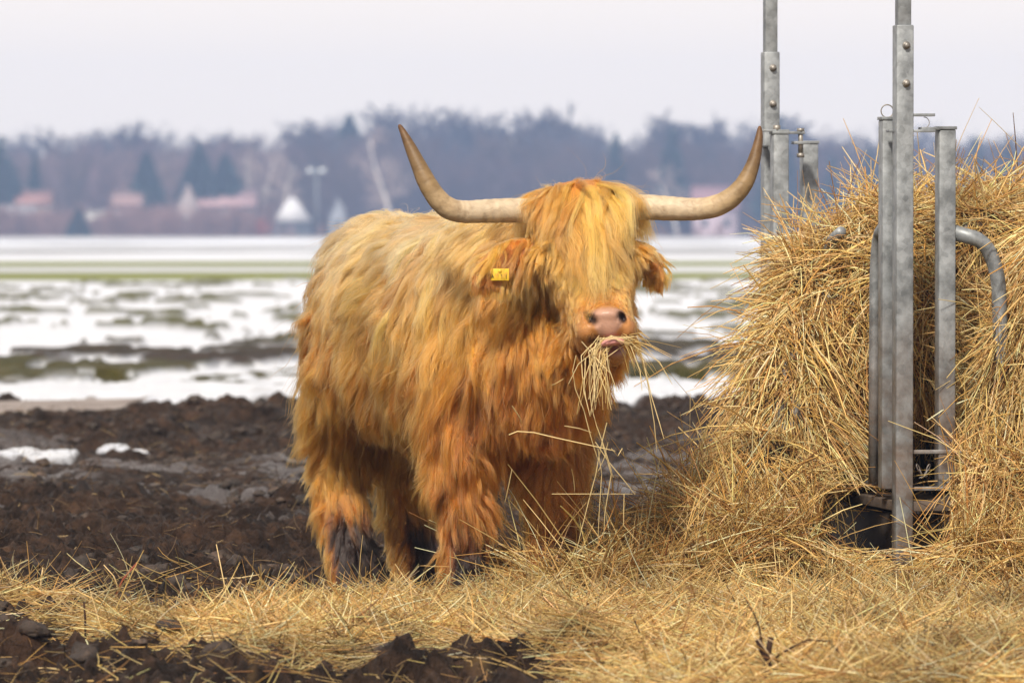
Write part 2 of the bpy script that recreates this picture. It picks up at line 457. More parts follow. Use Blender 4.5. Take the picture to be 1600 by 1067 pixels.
def voxel_union(mb, size, smooth_it=3, fac=.5):
    """one continuous closed surface out of overlapping closed pieces"""
    me = mb.mesh('tmp', [])
    o = bpy.data.objects.new('tmp', me); COL.objects.link(o)
    r = o.modifiers.new('r', 'REMESH'); r.mode = 'VOXEL'; r.voxel_size = size
    s = o.modifiers.new('s', 'SMOOTH'); s.iterations = smooth_it; s.factor = fac
    dg = bpy.context.evaluated_depsgraph_get(); ev = o.evaluated_get(dg)
    m2 = bpy.data.meshes.new_from_object(ev)
    bpy.data.objects.remove(o); bpy.data.meshes.remove(me)
    V = np.empty(len(m2.vertices) * 3); m2.vertices.foreach_get('co', V); V = V.reshape(-1, 3)
    m2.calc_loop_triangles()
    T = np.empty(len(m2.loop_triangles) * 3, int); m2.loop_triangles.foreach_get('vertices', T); T = T.reshape(-1, 3)
    bpy.data.meshes.remove(m2)
    return V, T

E3 = np.eye(3)
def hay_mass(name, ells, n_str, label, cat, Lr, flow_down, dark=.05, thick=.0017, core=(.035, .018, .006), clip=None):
    mb = MB()
    for (px, py, Y, rx, rz, ry) in ells:
        mb.ell(at(px, py, Y), (E3[0], E3[1], E3[2]), (rx, ry, rz))
    V, T = voxel_union(mb, .03, 2)
    # lumpy core
    nz = vec_noise(V, 6.0, 3.1) * .03 + vec_noise(V, 14.0, 8.1) * .015
    V = V + nz
    a = np.cross(V[T[:, 1]] - V[T[:, 0]], V[T[:, 2]] - V[T[:, 0]]); fn = nrm(a); cen = V[T].mean(1)
    w = np.where(fn[:, 1] < .15, 1.0, .22) * np.where(np.abs(cen[:, 0]) > .09 * cen[:, 1] + .15, .25, 1.0) * (cen[:, 2] > -.02)
    p, n = sample_mesh(V, T, n_str, w)
    N_ = len(p)
    down = np.array([0, 0, -1.0]); tang = down - n * (n @ down)[:, None]; tang = nrm(tang + 1e-4)
    rt = rng.normal(size=(N_, 3)); rt = nrm(rt - n * np.sum(rt * n, 1)[:, None])
    swirl = vec_noise(p, 3.2, 5.5); swirl = swirl - n * np.sum(swirl * n, 1)[:, None]
    fd = flow_down(p)
    d = tang * fd[:, None] + rt * (1.25 - fd * .6)[:, None] + swirl * 1.0 + n * rng.normal(.06, .19, (N_, 1))
    L = rng.uniform(Lr[0], Lr[1], N_) * (1 + .5 * (rng.random(N_) < .08))
    P = straw_lines(p - n * .012 - nrm(d) * (L * .35)[:, None] * .6, d, L, 5, .6 * fd + .3)
    R = (thick * rng.uniform(.55, 1.35, N_) * np.where(rng.random(N_) < .1, 1.7, 1))[:, None] * np.array([1, 1, 1, .9, .6])[None, :]
    C = hay_cols(N_, dark)
    tone = .82 + .36 * vn3(p * 4.0 + 2)
    C = C * tone[:, None]
    if clip is not None:
        ok = clip(P); P, R, C = P[ok], R[ok], C[ok]
    v1, q1, c1 = strands(P, R, C, name, None)
    cc = np.broadcast_to(np.array(core), V.shape) * (.6 + .8 * vn3(V * 25)[:, None])  # core coloured dark, painted shade for the gaps between the stalks
    me = mesh_np(name, np.concatenate([V, v1]), q1 + len(V), T, [M_HAY], None, False, np.concatenate([cc, c1]))
    o = link(name, me); tag(o, label, cat, None, 'stuff')
    return o

def px_of(p):
    return 800 + p[..., 0] * F / p[..., 1], HOR - (p[..., 2] - CZ) * F / p[..., 1]

def keep_window(P):
    """leave the openings beside the front post free, as where the animals have eaten"""
    x, y = px_of(P)
    inw = ((x > 1288) & (x < 1400) & (y > 772) & (y < 856) | (x > 1428) & (x < 1484) & (y > 690) & (y < 852))
    r = rng.random(len(P)) < .05
    return (~inw.any(1)) | r

bale = [  # px, py, Y, rx, rz, ry
    (1560, 545, 18.95, .52, .52, .60), (1395, 434, 18.7, .17, .26, .3), (1330, 520, 18.75, .17, .34, .36), (1450, 560, 18.6, .22, .36, .3),
    (1280, 520, 18.75, .15, .31, .34), (1295, 436, 18.9, .15, .13, .3), (1530, 376, 18.7, .22, .13, .3), (1680, 470, 18.8, .5, .34, .55),
    (1680, 346, 18.75, .2, .07, .3), (2000, 520, 19.0, .55, .52, .7), (1900, 600, 18.6, .5, .42, .4)]
hay_mass('feeder_hay', bale, 58000, 'tangled golden hay heaped inside the galvanised feeder between its posts', 'hay', (.12, .36),
         lambda p: .25 + .75 * sstep(1.15, .85, p[:, 2]), .06, clip=keep_window)
spill = [(1248, 600, 18.55, .13, .25, .28), (1232, 690, 18.4, .15, .24, .28), (1195, 765, 18.2, .17, .20, .30), (1140, 838, 18.05, .19, .14, .34),
         (1215, 835, 18.05, .17, .14, .32), (1050, 890, 17.9, .26, .07, .34), (1310, 952, 17.8, .2, .05, .2), (1270, 690, 18.35, .08, .16, .2), (930, 905, 17.8, .22, .05, .3),
         (1632, 665, 17.95, .17, .42, .2), (1590, 780, 17.85, .20, .2, .25), (1600, 860, 17.75, .28, .12, .3), (1510, 952, 17.6, .18, .05, .25), (1680, 560, 18.0, .2, .5, .26), (1850, 700, 17.95, .4, .42, .35), (1800, 860, 17.7, .5, .14, .4)]
hay_mass('spilled_hay', spill, 66000, 'long straggling hay pulled out of the feeder and spilling down to the ground', 'hay', (.14, .42),
         lambda p: sstep(.05, .5, p[:, 2]) * .95 + .05, .05, clip=keep_window)

def hay_litter():
    n = 330000
    x = rng.uniform(-2.55, 2.55, n); y = rng.uniform(13.6, 18.7, n)
    m = hay_mask(x, y)
    sparse = .02 * (y < 18.3)
    clump = .22 + 1.05 * sstep(.36, .6, fbm2(x * 4.5 + 3, y * 2.6, 3))
    ok = rng.random(n) < np.maximum(m * clump, sparse)
    x, y, m = x[ok], y[ok], m[ok]; n = len(x)
    z = gz(x, y)
    ang = rng.normal(0, 1.45, n) + np.where(rng.random(n) < .5, 0, math.pi) + (vn2(x * 2, y * 2) - .5) * 3
    up = rng.normal(0.06, .24, n) + (rng.random(n) < .025) * rng.uniform(.2, 1.2, n)
    d = np.stack([np.cos(ang), np.sin(ang), up], 1)
    L = rng.uniform(.06, .28, n)
    p0 = np.stack([x, y, z + rng.random(n) ** 1.3 * .04 * m - .004], 1) - d * (L * .45)[:, None] * np.array([1, 1, 0.3])
    P = straw_lines(p0, d, L, 5, .05, .45, .3)
    flat = np.where(rng.random(n) < .06, 1.1, .72)[:, None]
    P[:, :, 2] = P[:, :1, 2] + (P[:, :, 2] - P[:, :1, 2]) * flat
    R = (.0011 * rng.uniform(.6, 1.5, n) * np.where(rng.random(n) < .1, 1.7, 1))[:, None] * np.array([.8, 1, 1, .9, .6])[None, :]
    C = hay_cols(n, .02) * (.22 + 1.25 * fbm2(x * 5, y * 3, 3))[:, None]
    # dark fibres and chaff trodden into the open mud
    n2 = 16000
    y2 = 14.1 + 21 * rng.random(n2) ** 1.2; x2 = (rng.random(n2) * 2 - 1) * (.09 * y2 * 1.2 + .1)
    ang2 = rng.uniform(0, 6.28, n2); d2 = np.stack([np.cos(ang2), np.sin(ang2), rng.normal(.12, .28, n2)], 1); L2 = rng.uniform(.02, .12, n2)
    P2 = straw_lines(np.stack([x2, y2, gz(x2, y2) + .004], 1), d2, L2, 5, .2, .5, .5)
    fibre = np.array([(.03, .018, .012), (.09, .055, .03), (.20, .13, .065), (.42, .31, .16)])
    C2 = fibre[rng.choice(4, n2, p=[.42, .32, .18, .08])] * rng.uniform(.7, 1.2, (n2, 1))
    P = np.concatenate([P, P2]); C = np.concatenate([C, C2]); R = np.concatenate([R, (.0014 * rng.uniform(.6, 1.5, n2))[:, None] * np.array([.8, 1, 1, .9, .6])[None, :]])
    v, q, c = strands(P, R, C, 'hay_litter', None)
    me = mesh_np('hay_litter', v, q, None, [M_HAY], None, False, c)
    o = link('hay_litter', me); tag(o, 'flat trampled layer of straw coloured hay strewn over the mud in front', 'hay', None, 'stuff')
hay_litter()

# ------------------------------------------------------------------ hay feeder (one thing)
e1 = nrm(np.array([-.18, .984, 0])); e2 = nrm(np.array([.984, .18, 0])); UP = np.array([0, 0, 1.0])
CA = at(1410, 885, 17.8); CA[2] = 0.0
SIDE = 1.85
def feeder():
    root = empty('hay_feeder', CA)
    tag(root, 'galvanised steel hay feeder with square posts, curved bars and tray', 'hay feeder')
    O = CA
    def build(name, mb, mat, parent, smooth=False):
        o = link(name, mb.mesh(name, [mat], smooth, O), parent); return o
    def post(c, top_sleeve, zb, bolts, face):
        m = MB(); m.obox(c + UP * (zb + top_sleeve) / 2, (e2, e1, UP), (.028, .028, (top_sleeve - zb) / 2))
        p = build('corner_post', m, M_GALV, root)
        m = MB(); m.obox(c + UP * (top_sleeve + .45), (e2, e1, UP), (.0215, .0215, .55)); build('telescopic_tube', m, M_GALV, p)
        for bz in bolts:
            m = MB(); q = c - e1 * .028 + UP * bz + e2 * .003
            m.tube([q, q - e1 * .004], .0125, 16); m.tube([q - e1 * .004, q - e1 * .012], .0095, 6)
            build('bolt', m, M_BOLT, p)
        return p
    def zat(py, Y): return CZ + (HOR - py) * Y / F
    cB = CA + e1 * SIDE; cC = CA + e2 * SIDE; cD = cC + e1 * SIDE
    post(CA, zat(40, 17.8), .03, [zat(72, 17.8), zat(131, 17.8)], 0)
    YB = cB[1]
    post(cB, zat(82, YB), .0, [zat(107, YB), zat(163, YB)], 0)
    post(cC, zat(60, cC[1]), .0, [1.72, 1.6], 0); post(cD, zat(90, cD[1]), .0, [1.72, 1.6], 0)
    def upright(c, top, zb=.33, cap=True):
        m = MB(); m.obox(c + UP * (top + zb) / 2, (e2, e1, UP), (.0275, .0275, (top - zb) / 2))
        p = build('panel_upright', m, M_GALV, root)
        m = MB(); m.obox(c + UP * (top + .005), (e2, e1, UP), (.030, .030, .005)); build('end_cap', m, M_GALV, p)
        return p
    def ring(c, r, a0=0, a1=6.28, rad=.0022, ax=(e2, UP)):
        a = np.linspace(a0, a1, 20)
        m = MB(); m.tube(c + r * np.cos(a)[:, None] * ax[0] + r * np.sin(a)[:, None] * ax[1], rad, 6, False)
        return m
    # front corner: left panel end behind the post, front panel end to the right of it
    A2 = CA + e1 * .11 - e2 * .018; tA2 = zat(188, A2[1]); upright(A2, tA2)
    A3 = CA + e2 * .142 + e1 * .02; tA3 = zat(203, A3[1]); upright(A3, tA3)
    build('linch_pin', ring(A2 + UP * (tA2 + .028) - e2 * .005, .02, .3, 6.0), M_BOLT, root)
    for (c, ww, hh) in ((CA + e2 * .063 + UP * zat(180, 17.8), .035, .0045), (CA + e2 * .063 + UP * zat(205, 17.8), .035, .004), (A3 - e2 * .055 - e1 * .01 + UP * (tA3 + .003), .03, .0045),
                        (CA - e2 * .03 + e1 * .03 + UP * zat(205, 17.8), .012, .004)):
        m = MB(); m.obox(c, (e2, e1, UP), (ww, .022, hh)); build('hinge_plate', m, M_GALV, root)
    build('wire_clip', ring(CA + e2 * .065 - e1 * .01 + UP * zat(192, 17.8), .017, -.9, 1.6, .0014), M_BOLT, root)
    # rear corner
    B2 = cB - e1 * .12 + e2 * .005; tB2 = zat(210, B2[1]); upright(B2, tB2)
    B3 = cB + e2 * .142 + e1 * .02; tB3 = zat(225, B3[1]); upright(B3, tB3)
    for (c, ww, hh) in ((B2 - e2 * .02 + UP * (tB2 + .012), .05, .004), (B2 + e2 * .055 + UP * (tB2 + .005), .03, .0045), (B2 + e2 * .075 + UP * (tB3 + .001), .028, .005),
                        (cB - e2 * .03 - e1 * .03 + UP * (tB3 - .01), .012, .004)):
        m = MB(); m.obox(c, (e2, e1, UP), (ww, .022, hh)); build('hinge_plate', m, M_GALV, root)
    m = MB(); q = B2 + e2 * .072 - e1 * .01
    m.tube([q + UP * (tB2 + .014), q + UP * (tB2 - .065)], .0085, 10); m.tube([q + UP * (tB2 - .065), q + UP * (tB2 - .08)], .014, 6); m.tube([q + UP * (tB2 + .008), q + UP * (tB2 + .02)], .014, 6)
    build('hinge_bolt', m, M_BOLT, root)
    m = MB(); q = B2 - e2 * .012 - e1 * .01; m.tube([q + UP * (tB2 + .012), q + UP * (tB2 + .03)], .014, 6); build('bolt', m, M_BOLT, root)
    # curved bars of the panels
    def bar(base, ax, ztop, run, zb=.34, r=.017, inv=False):
        pts = [base + UP * ztop]
        for k in range(1, 9):
            a = k / 8 * math.pi / 2
            pts.append(base + ax * (run * .42 + .58 * run * math.sin(a)) + UP * (ztop - .19 * (1 - math.cos(a)) - .02))
        pts.append(base + ax * run * 1.06 + UP * (ztop - .45)); pts.append(base + ax * run * 1.1 + UP * zb)
        m = MB(); m.tube(pts, r, 14); build('curved_bar', m, M_GALV, root, True)
    zt = zat(362, 17.85)
    bar(A3 + e2 * .02, e2, zt, .155, .35, .024)
    bar(A3 + e2 * .55, e2, zt, .16); bar(cC - e2 * .15, -e2, zt, .16); bar(cC - e2 * .75, -e2, zt, .16)
    bar(A2 + e1 * .02 - e2 * .01, e1, zt + .02, .12); bar(A2 + e1 * .55 - e2 * .02, e1, zt, .22); bar(B2 - e1 * .03, -e1, zt, .26); bar(B2 - e1 * .5, -e1, zt, .25)
    bar(B3 + e2 * .03, e2, zt, .16); bar(cC + e1 * .1, e1, zt, .26); bar(cD - e1 * .1, -e1, zt, .26)
    # rails and tray
    def rail(a, b, z, h, t, name='bottom_rail', mat=M_GALV):
        d = b - a; l = np.linalg.norm(d); m = MB()
        m.obox((a + b) / 2 + UP * z, (nrm(d), np.cross(UP, nrm(d)), UP), (l / 2 - .03, t, h)); build(name, m, mat, root)
    zr = zat(791, 17.8)
    for a, b in ((CA, cC), (CA, cB), (cB, cD), (cC, cD)):
        rail(a, b, zr, .016, .02, mat=M_RUST); rail(a, b, zr + .055, .006, .008)
        rail(a, b, zr + .17, .006, .01)
    cen = (CA + cD) / 2
    m = MB(); m.obox(cen + UP * (zr + .0), (e2, e1, UP), (SIDE / 2 - .06, SIDE / 2 - .06, .008)); build('floor_tray', m, M_RUST, root)
    for sgn in (-1, 1):
        m = MB(); q = cen + e2 * sgn * (SIDE / 2 - .11)
        m.obox(q + UP * .12, (e2, e1, UP), (.03, SIDE / 2 - .1, .12)); build('skid', m, M_RUST, root)
    # short chain hanging beside the front post
    m = MB(); q = CA + e2 * .072 + e1 * .02 + UP * zat(735, 17.8)
    for k in range(5):
        t = (k - 2) / 2
        c = q + e2 * t * .016 + UP * (-.022 + .022 * abs(t) ** 1.2 * 1.3)
        a = np.linspace(0, 2 * math.pi, 14)
        ax2 = e1 if k % 2 else nrm(e1 * .3 + e2 * .4); dirv = nrm(e2 * (1 if t <= 0 else 1) * .4 + UP * (1.0 if t > 0 else -1.0 if t < 0 else .1))
        m.tube(c + .013 * np.cos(a)[:, None] * dirv + .006 * np.sin(a)[:, None] * ax2, .0022, 6, False)
    build('chain', m, M_GALV, root, True)
feeder()

# ------------------------------------------------------------------ highland cow
TH = math.radians(22)
FW = np.array([math.sin(TH), -math.cos(TH), 0]); RT = np.array([math.cos(TH), math.sin(TH), 0])
CO = np.array([-.02, 17.8, 0])
def bl(s, l, z): return CO + FW * s + RT * l + np.array([0, 0, z])
def to_local(p):
    d = p - CO
    return d @ FW, d @ RT, d[:, 2]

POLL = at(905, 322, 17.36); MUZ = at(946, 515, 17.10)
HA = nrm(MUZ - POLL); HL = np.linalg.norm(MUZ - POLL)
HU = nrm(np.array([1, .10, .0]) - HA * np.dot(HA, [1, .10, .0])); HV = np.cross(HU, HA)
if HV[1] > 0: HV = -HV
def hp(t, u, v): return POLL + HA * HL * t + HU * u + HV * v

EARL = (at(826, 383, 17.31), at(742, 448, 17.22)); EARR = (at(996, 383, 17.37), at(1032, 436, 17.32))
LEGS = []   # name, list of (point, radius)
def cow():
    mb = MB()
    st = [(-1.27, .07, 1.02, .80), (-1.23, .15, 1.10, .68), (-1.12, .215, 1.165, .58), (-.9, .25, 1.185, .53), (-.6, .272, 1.165, .49), (-.3, .27, 1.175, .47),
          (-.05, .262, 1.20, .47), (.12, .235, 1.19, .48), (.26, .19, 1.13, .52), (.36, .12, 1.0, .60), (.40, .05, .92, .70)]
    mb.loft([(bl(s, 0, (a + b) / 2), RT, UP, w, (a - b) / 2) for s, w, a, b in st], 36, .9)
    # neck up to the head, deep dewlap in front
    n0 = bl(.02, 0, .93); n1 = POLL + np.array([0, .10, -.13])
    ax = nrm(n1 - n0)
    nu = nrm(np.cross(ax, UP)); nv = np.cross(nu, ax)
    mb.loft([(n0 + (n1 - n0) * t, nu, nv, a, b) for t, a, b in ((-.05, .18, .24), (.3, .19, .26), (.65, .17, .22), (1.0, .14, .17), (1.12, .08, .1))], 28)
    mb.ell(bl(.33, 0, .73), (RT, FW, UP), (.17, .16, .22))
    # head
    hs = [(-.12, .06, .05, .0), (-.07, .125, .095, .0), (.05, .15, .115, -.005), (.25, .145, .125, -.005), (.45, .125, .115, -.01), (.62, .105, .1, -.012), (.78, .094, .088, -.012),
          (.92, .092, .082, -.006), (1.02, .086, .074, .0), (1.09, .06, .05, .0), (1.11, .02, .02, 0)]
    mb.loft([(hp(t, 0, v), HU, HV, a, b) for t, a, b, v in hs], 28, .95)
    # muzzle: nose pad lobe, side lobes, lower jaw
    mb.ell(at(949, 505, 17.055), (E3[0], E3[1], E3[2]), (.066, .055, .056)); mb.ell(at(949, 492, 17.035), (E3[0], E3[1], E3[2]), (.052, .04, .024))
    mb.ell(at(918, 518, 17.09), (E3[0], E3[1], E3[2]), (.038, .07, .042)); mb.ell(at(978, 516, 17.09), (E3[0], E3[1], E3[2]), (.034, .07, .042))
    mb.ell(at(952, 556, 17.12), (E3[0], E3[1], E3[2]), (.052, .075, .034))
    mb.ell(at(935, 520, 17.22), (E3[0], E3[1], E3[2]), (.085, .12, .085))
    # brow ridges / eye sockets
    mb.ell(at(852, 397, 17.24), (E3[0], E3[1], E3[2]), (.035, .04, .03)); mb.ell(at(990, 395, 17.26), (E3[0], E3[1], E3[2]), (.035, .04, .03))
    # ears: hanging cupped leaves
    for (a, b), w in ((EARL, .060), (EARR, .034)):
        d = b - a; l = np.linalg.norm(d); d = d / l; s = nrm(np.cross(d, [0, -1, .25])); nn = np.cross(s, d)
        mb.loft([(a + d * l * t + nn * .02 * math.sin(t * 3), s, nn, ww * w, .012 + .006 * (1 - t)) for t, ww in ((-.12, .25), (.0, .45), (.2, .8), (.45, 1.0), (.7, .9), (.9, .6), (1.0, .3), (1.04, .08))], 18)
    # legs
    def leg(pts):
        LEGS.append(pts)
        P = np.array([p for p, r in pts]); R = [r for p, r in pts]
        mb.tube(P, R, 18)
    def front(px, lat):
        f = at(px, 905, 17.72 + lat * .375); g = gz(np.array([f[0]]), np.array([f[1]]))[0]; f[2] = g
        top = bl(.02, lat, .78)
        leg([(top, .125), (top * .45 + (f + UP * .48) * .55, .10), (f + UP * .42 + FW * .0, .078), (f + UP * .33 + FW * .015, .067), (f + UP * .2, .056), (f + UP * .11, .058), (f + UP * .07 + FW * .012, .053)])
        return f
    def hind(px, lat):
        f = at(px, 905, 18.77 + lat * .375); g = gz(np.array([f[0]]), np.array([f[1]]))[0]; f[2] = g
        top = bl(-.98, lat, .85)
        leg([(top, .16), (bl(-.93, lat, .66), .135), (f * np.array([1, 1, 0]) + UP * .50 - FW * .07, .095), (f + UP * .40 - FW * .10, .072), (f + UP * .25 - FW * .05, .064), (f + UP * .12, .058), (f + UP * .07 + FW * .012, .055)])
        return f
    feet = [front(722, -.15), front(862, .15), hind(545, -.13), hind(648, .12)]
    V, T = voxel_union(mb, .0085, 4, .6)
    # nostrils, mouth slit: pressed into the surface
    col = np.zeros((len(V), 3)); col[:] = (.30, .13, .04)
    lowleg = sstep(.36, .2, V[:, 2])[:, None]; col = col * (1 - lowleg) + np.array([.05, .022, .012]) * lowleg
    nosep = at(949, 500, 17.0)
    px, py = px_of(V); fr = (V[:, 1] < 17.13)
    # skin areas by their place on the head (head space distances in metres)
    dn = np.sqrt(((V[:, 0] - nosep[0]) / .052) ** 2 + ((V[:, 2] - nosep[2]) / .044) ** 2)
    hwid = np.interp(py, [478, 486, 496, 508, 518, 530], [.012, .046, .050, .044, .030, .022])
    dn = np.where((py > 474) & (py < 532), np.abs(V[:, 0] - nosep[0]) / hwid, 9) + .25 * (vn3(V * 90) - .5)
    pad = fr * (1 - sstep(.8, 1.15, dn)) * sstep(476, 484, py) * (1 - sstep(524, 532, py))
    skin = np.array([.31, .175, .125])
    col = col * (1 - pad[:, None]) + skin * pad[:, None] * (.85 + .3 * vn3(V * 60)[:, None])
    lowm = fr * (1 - sstep(.8, 1.1, np.sqrt(((V[:, 0] - at(957, 545, 17.05)[0]) / .04) ** 2 + ((V[:, 2] - at(957, 545, 17.05)[2]) / .02) ** 2)))
    col = col * (1 - lowm[:, None]) + np.array([.30, .13, .10]) * lowm[:, None]
    for (nx, ny, sx, sz, tilt) in ((924, 499, .0190, .0105, -.75), (973, 496, .0105, .0170, .45)):
        c = at(nx, ny, 17.0); dx = V[:, 0] - c[0]; dz = V[:, 2] - c[2]
        a, b2 = dx * math.cos(tilt) + dz * math.sin(tilt), -dx * math.sin(tilt) + dz * math.cos(tilt)
        d = np.sqrt((a / sx) ** 2 + (b2 / sz) ** 2)
        k = fr * np.exp(-d ** 2 * .9)
        V[:, 1] += k * .045
        kk = (fr * (1 - sstep(.8, 1.35, d)))[:, None]
        col = col * (1 - kk) + np.array([.02, .01, .01]) * kk
        rim = fr * np.exp(-((d - 1.7) / .5) ** 2); V[:, 1] -= rim * .004
    # mouth slit
    c = at(955, 532, 17.0); k = fr * np.exp(-((V[:, 2] - c[2]) / .008) ** 2) * (np.abs(V[:, 0] - c[0]) < .065)
    V[:, 1] += k * .02; kk = (k * .8)[:, None]; col = col * (1 - kk) + np.array([.05, .02, .015]) * kk
    # dark lower legs, red brown chest skin
    root = empty('highland_cow', (CO[0], CO[1], 0)); O = np.array([CO[0], CO[1], 0])
    tag(root, 'shaggy golden highland cow with wide curved horns chewing hay beside the feeder', 'cow')
    m, nt, b = newmat('cow_skin')
    a = N(nt, 'ShaderNodeAttribute', attribute_name='col'); nt.links.new(a.outputs['Color'], b.inputs['Base Color'])
    b.inputs['Roughness'].default_value = .42; b.inputs['Specular IOR Level'].default_value = .4
    n_ = noise(nt, 140, 3, .6); bump(nt, b, n_.outputs['Fac'], .4, .003)
    me = mesh_np('body', V - O, None, T, [m], None, True, col)
    link('body', me, root)
    # hooves
    mh = simple_mat('hoof_horn', (.012, .010, .009), (.04, .032, .028), 30, .5, .3, .004)
    for f in feet:
        m = MB()
        for sd in (-1, 1):
            c = f + FW * .03 + RT * sd * .027
            m.loft([(c + UP * z + FW * s, RT, FW, a_, b_) for z, s, a_, b_ in ((-.012, .02, .03, .06), (.0, .02, .031, .062), (.05, .0, .027, .05), (.085, -.015, .022, .04), (.09, -.015, .01, .02))], 16)
        link('hoof', m.mesh('hoof', [mh], True, O), root)
    # horns
    m, nt, b = newmat('horn')
    a = N(nt, 'ShaderNodeAttribute', attribute_name='col')
    tc = N(nt, 'ShaderNodeTexCoord'); mp = N(nt, 'ShaderNodeMapping'); nt.links.new(tc.outputs['Object'], mp.inputs['Vector']); mp.inputs['Scale'].default_value = (26, 40, 40)
    n1 = noise(nt, 1.0, 6, .65, vec=mp.outputs[0], dist=.6)
    r = ramp(nt, n1.outputs['Fac'], [(.3, (.66, .60, .54)), (.5, (.95, .93, .90)), (.7, (1.12, 1.10, 1.07))])
    c = mix(nt, 1.0, a.outputs['Color'], r.outputs[0], 'MULTIPLY'); nt.links.new(c, b.inputs['Base Color'])
    b.inputs['Roughness'].default_value = .52; b.inputs['Specular IOR Level'].default_value = .3; bump(nt, b, n1.outputs['Fac'], .5, .005)
    hl = [(835, 329, 20.5, 17.33), (800, 329, 20.5, 17.32), (760, 330, 19.5, 17.30), (725, 331, 18.5, 17.28), (702, 326, 18, 17.26), (684, 311, 17, 17.25), (668, 287, 15.5, 17.25), (655, 260, 13, 17.26), (641, 230, 9.5, 17.28), (631, 209, 6, 17.29), (625, 198, 3.6, 17.30), (623, 195, 1, 17.30)]
    hr = [(975, 324, 21, 17.36), (1012, 324, 21, 17.35), (1050, 326, 20, 17.33), (1085, 327, 18.5, 17.31), (1115, 323, 18, 17.29), (1140, 311, 17, 17.28), (1160, 291, 15, 17.28), (1173, 266, 12.5, 17.29), (1181, 240, 9.5, 17.30), (1186, 215, 6.5, 17.31), (1187, 201, 3.6, 17.32), (1187.5, 197, 1, 17.32)]
    for h in (hl, hr):
        C = np.array([at(x, y, Y) for x, y, r_, Y in h]); R = np.array([r_ * Y / F for x, y, r_, Y in h])
        # smooth resample
        t = np.arange(len(h)); tt = np.linspace(0, len(h) - 1, 150)
        def cr(A):
            i = np.clip(np.floor(tt).astype(int), 0, len(h) - 2); f = (tt - i)
            g = lambda k: A[np.clip(i + k, 0, len(h) - 1)]
            if A.ndim > 1: f = f[:, None]
            return .5 * (2 * g(0) + (g(1) - g(-1)) * f + (2 * g(-1) - 5 * g(0) + 4 * g(1) - g(2)) * f ** 2 + (3 * g(0) - g(-1) - 3 * g(1) + g(2)) * f ** 3)
        C2, R2 = cr(C), np.maximum(cr(R) * .95, .0015)
        s = np.linspace(0, 1, 150); ringn = vn2(s * 60, s * 0 + 3) - .5; R2 = R2 * (1 + .035 * ringn * (s < .7))
        cc = np.array([np.interp(s, [0, .28, .40, .52, .68, .88, 1], ch) for ch in ([.39, .39, .35, .21, .12, .09, .12], [.325, .32, .265, .145, .073, .046, .05], [.245, .235, .165, .075, .033, .02, .02])]).T
        cc = cc * (1 + .16 * ringn)[:, None]
        m_ = MB(); m_.tube(C2, R2, 28)
        me = m_.mesh('horn', [m], True, O)
        at_ = me.attributes.new('col', 'FLOAT_COLOR', 'POINT'); k = np.ones((len(me.vertices), 4), np.float32)
        k[:150 * 28, :3] = np.repeat(cc, 28, 0); k[-2, :3] = cc[0]; k[-1, :3] = cc[-1]; at_.data.foreach_set('color', k.ravel())
        link('horn', me, root)
    # eyes
    mat_eye, nt, b = newmat('eye'); b.inputs['Base Color'].default_value = (.012, .007, .005, 1); b.inputs['Roughness'].default_value = .08
    for px_, py_, Y in ((853, 404, 17.222), (991, 402, 17.245)):
        m_ = MB(); m_.ell(at(px_, py_, Y), (E3[0], E3[1], E3[2]), (.021, .018, .016)); link('eye', m_.mesh('eye', [mat_eye], True, O), root)
    # tongue
    mt = simple_mat('tongue', (.42, .17, .16), (.56, .27, .25), 60, .3, .3, .003)
    m_ = MB(); 
    c0 = at(957, 535, 17.03)
    m_.loft([(c0 + E3[0] * x + E3[1] * (.02 - .03 * math.cos(x * 22)) + E3[2] * (.003 - x * x * 4 + x * .12), E3[1], E3[2], a_, b_) for x, a_, b_ in ((-.036, .01, .003), (-.033, .024, .008), (-.018, .03, .0125), (.005, .03, .0135), (.022, .028, .011), (.034, .02, .007), (.037, .008, .003))], 16)
    link('tongue', m_.mesh('tongue', [mt], True, O), root)
    # ear tags
    mtag = simple_mat('yellow_plastic', (.50, .32, .012), (.58, .39, .03), 20, .35, 0)
    mink = simple_mat('tag_ink', (.05, .04, .01), (.07, .05, .01), 20, .6, 0)
    for (px_, py_, Y, w, h, num) in ((781, 429, 17.196, .0275, .036, True), (1010, 443, 17.335, .012, .022, False)):
        c = at(px_, py_, Y); m_ = MB(); m_.obox(c, (E3[0], E3[1], E3[2]), (w, .0018, h / 2)); m_.tube([c + E3[2] * h * .3 - E3[1] * .004, c + E3[2] * h * .3 + E3[1] * .02], .006, 10)
        tg = link('ear_tag', m_.mesh('ear_tag', [mtag], False, O), root)
        if num:
            m_ = MB()
            for dx, segs in ((-.022, ((-.004, -.006, 0, .006), (0, .006, .004, -.006), (-.002, -.001, .002, -.001))), (.006, ((0, -.007, 0, .007), (-.003, .004, 0, .007))), (.02, ((0, -.007, 0, .007),))):
                for x0, z0, x1, z1 in segs:
                    a_ = c + E3[0] * (dx + x0) + E3[2] * (z0 - .006) - E3[1] * .0026; b_ = c + E3[0] * (dx + x1) + E3[2] * (z1 - .006) - E3[1] * .0026
                    m_.tube([a_, b_], .0009, 6)
            link('tag_writing', m_.mesh('tag_writing', [mink], False, O), tg)
    return root, V, T, O
COW, BV, BT, BO = cow()

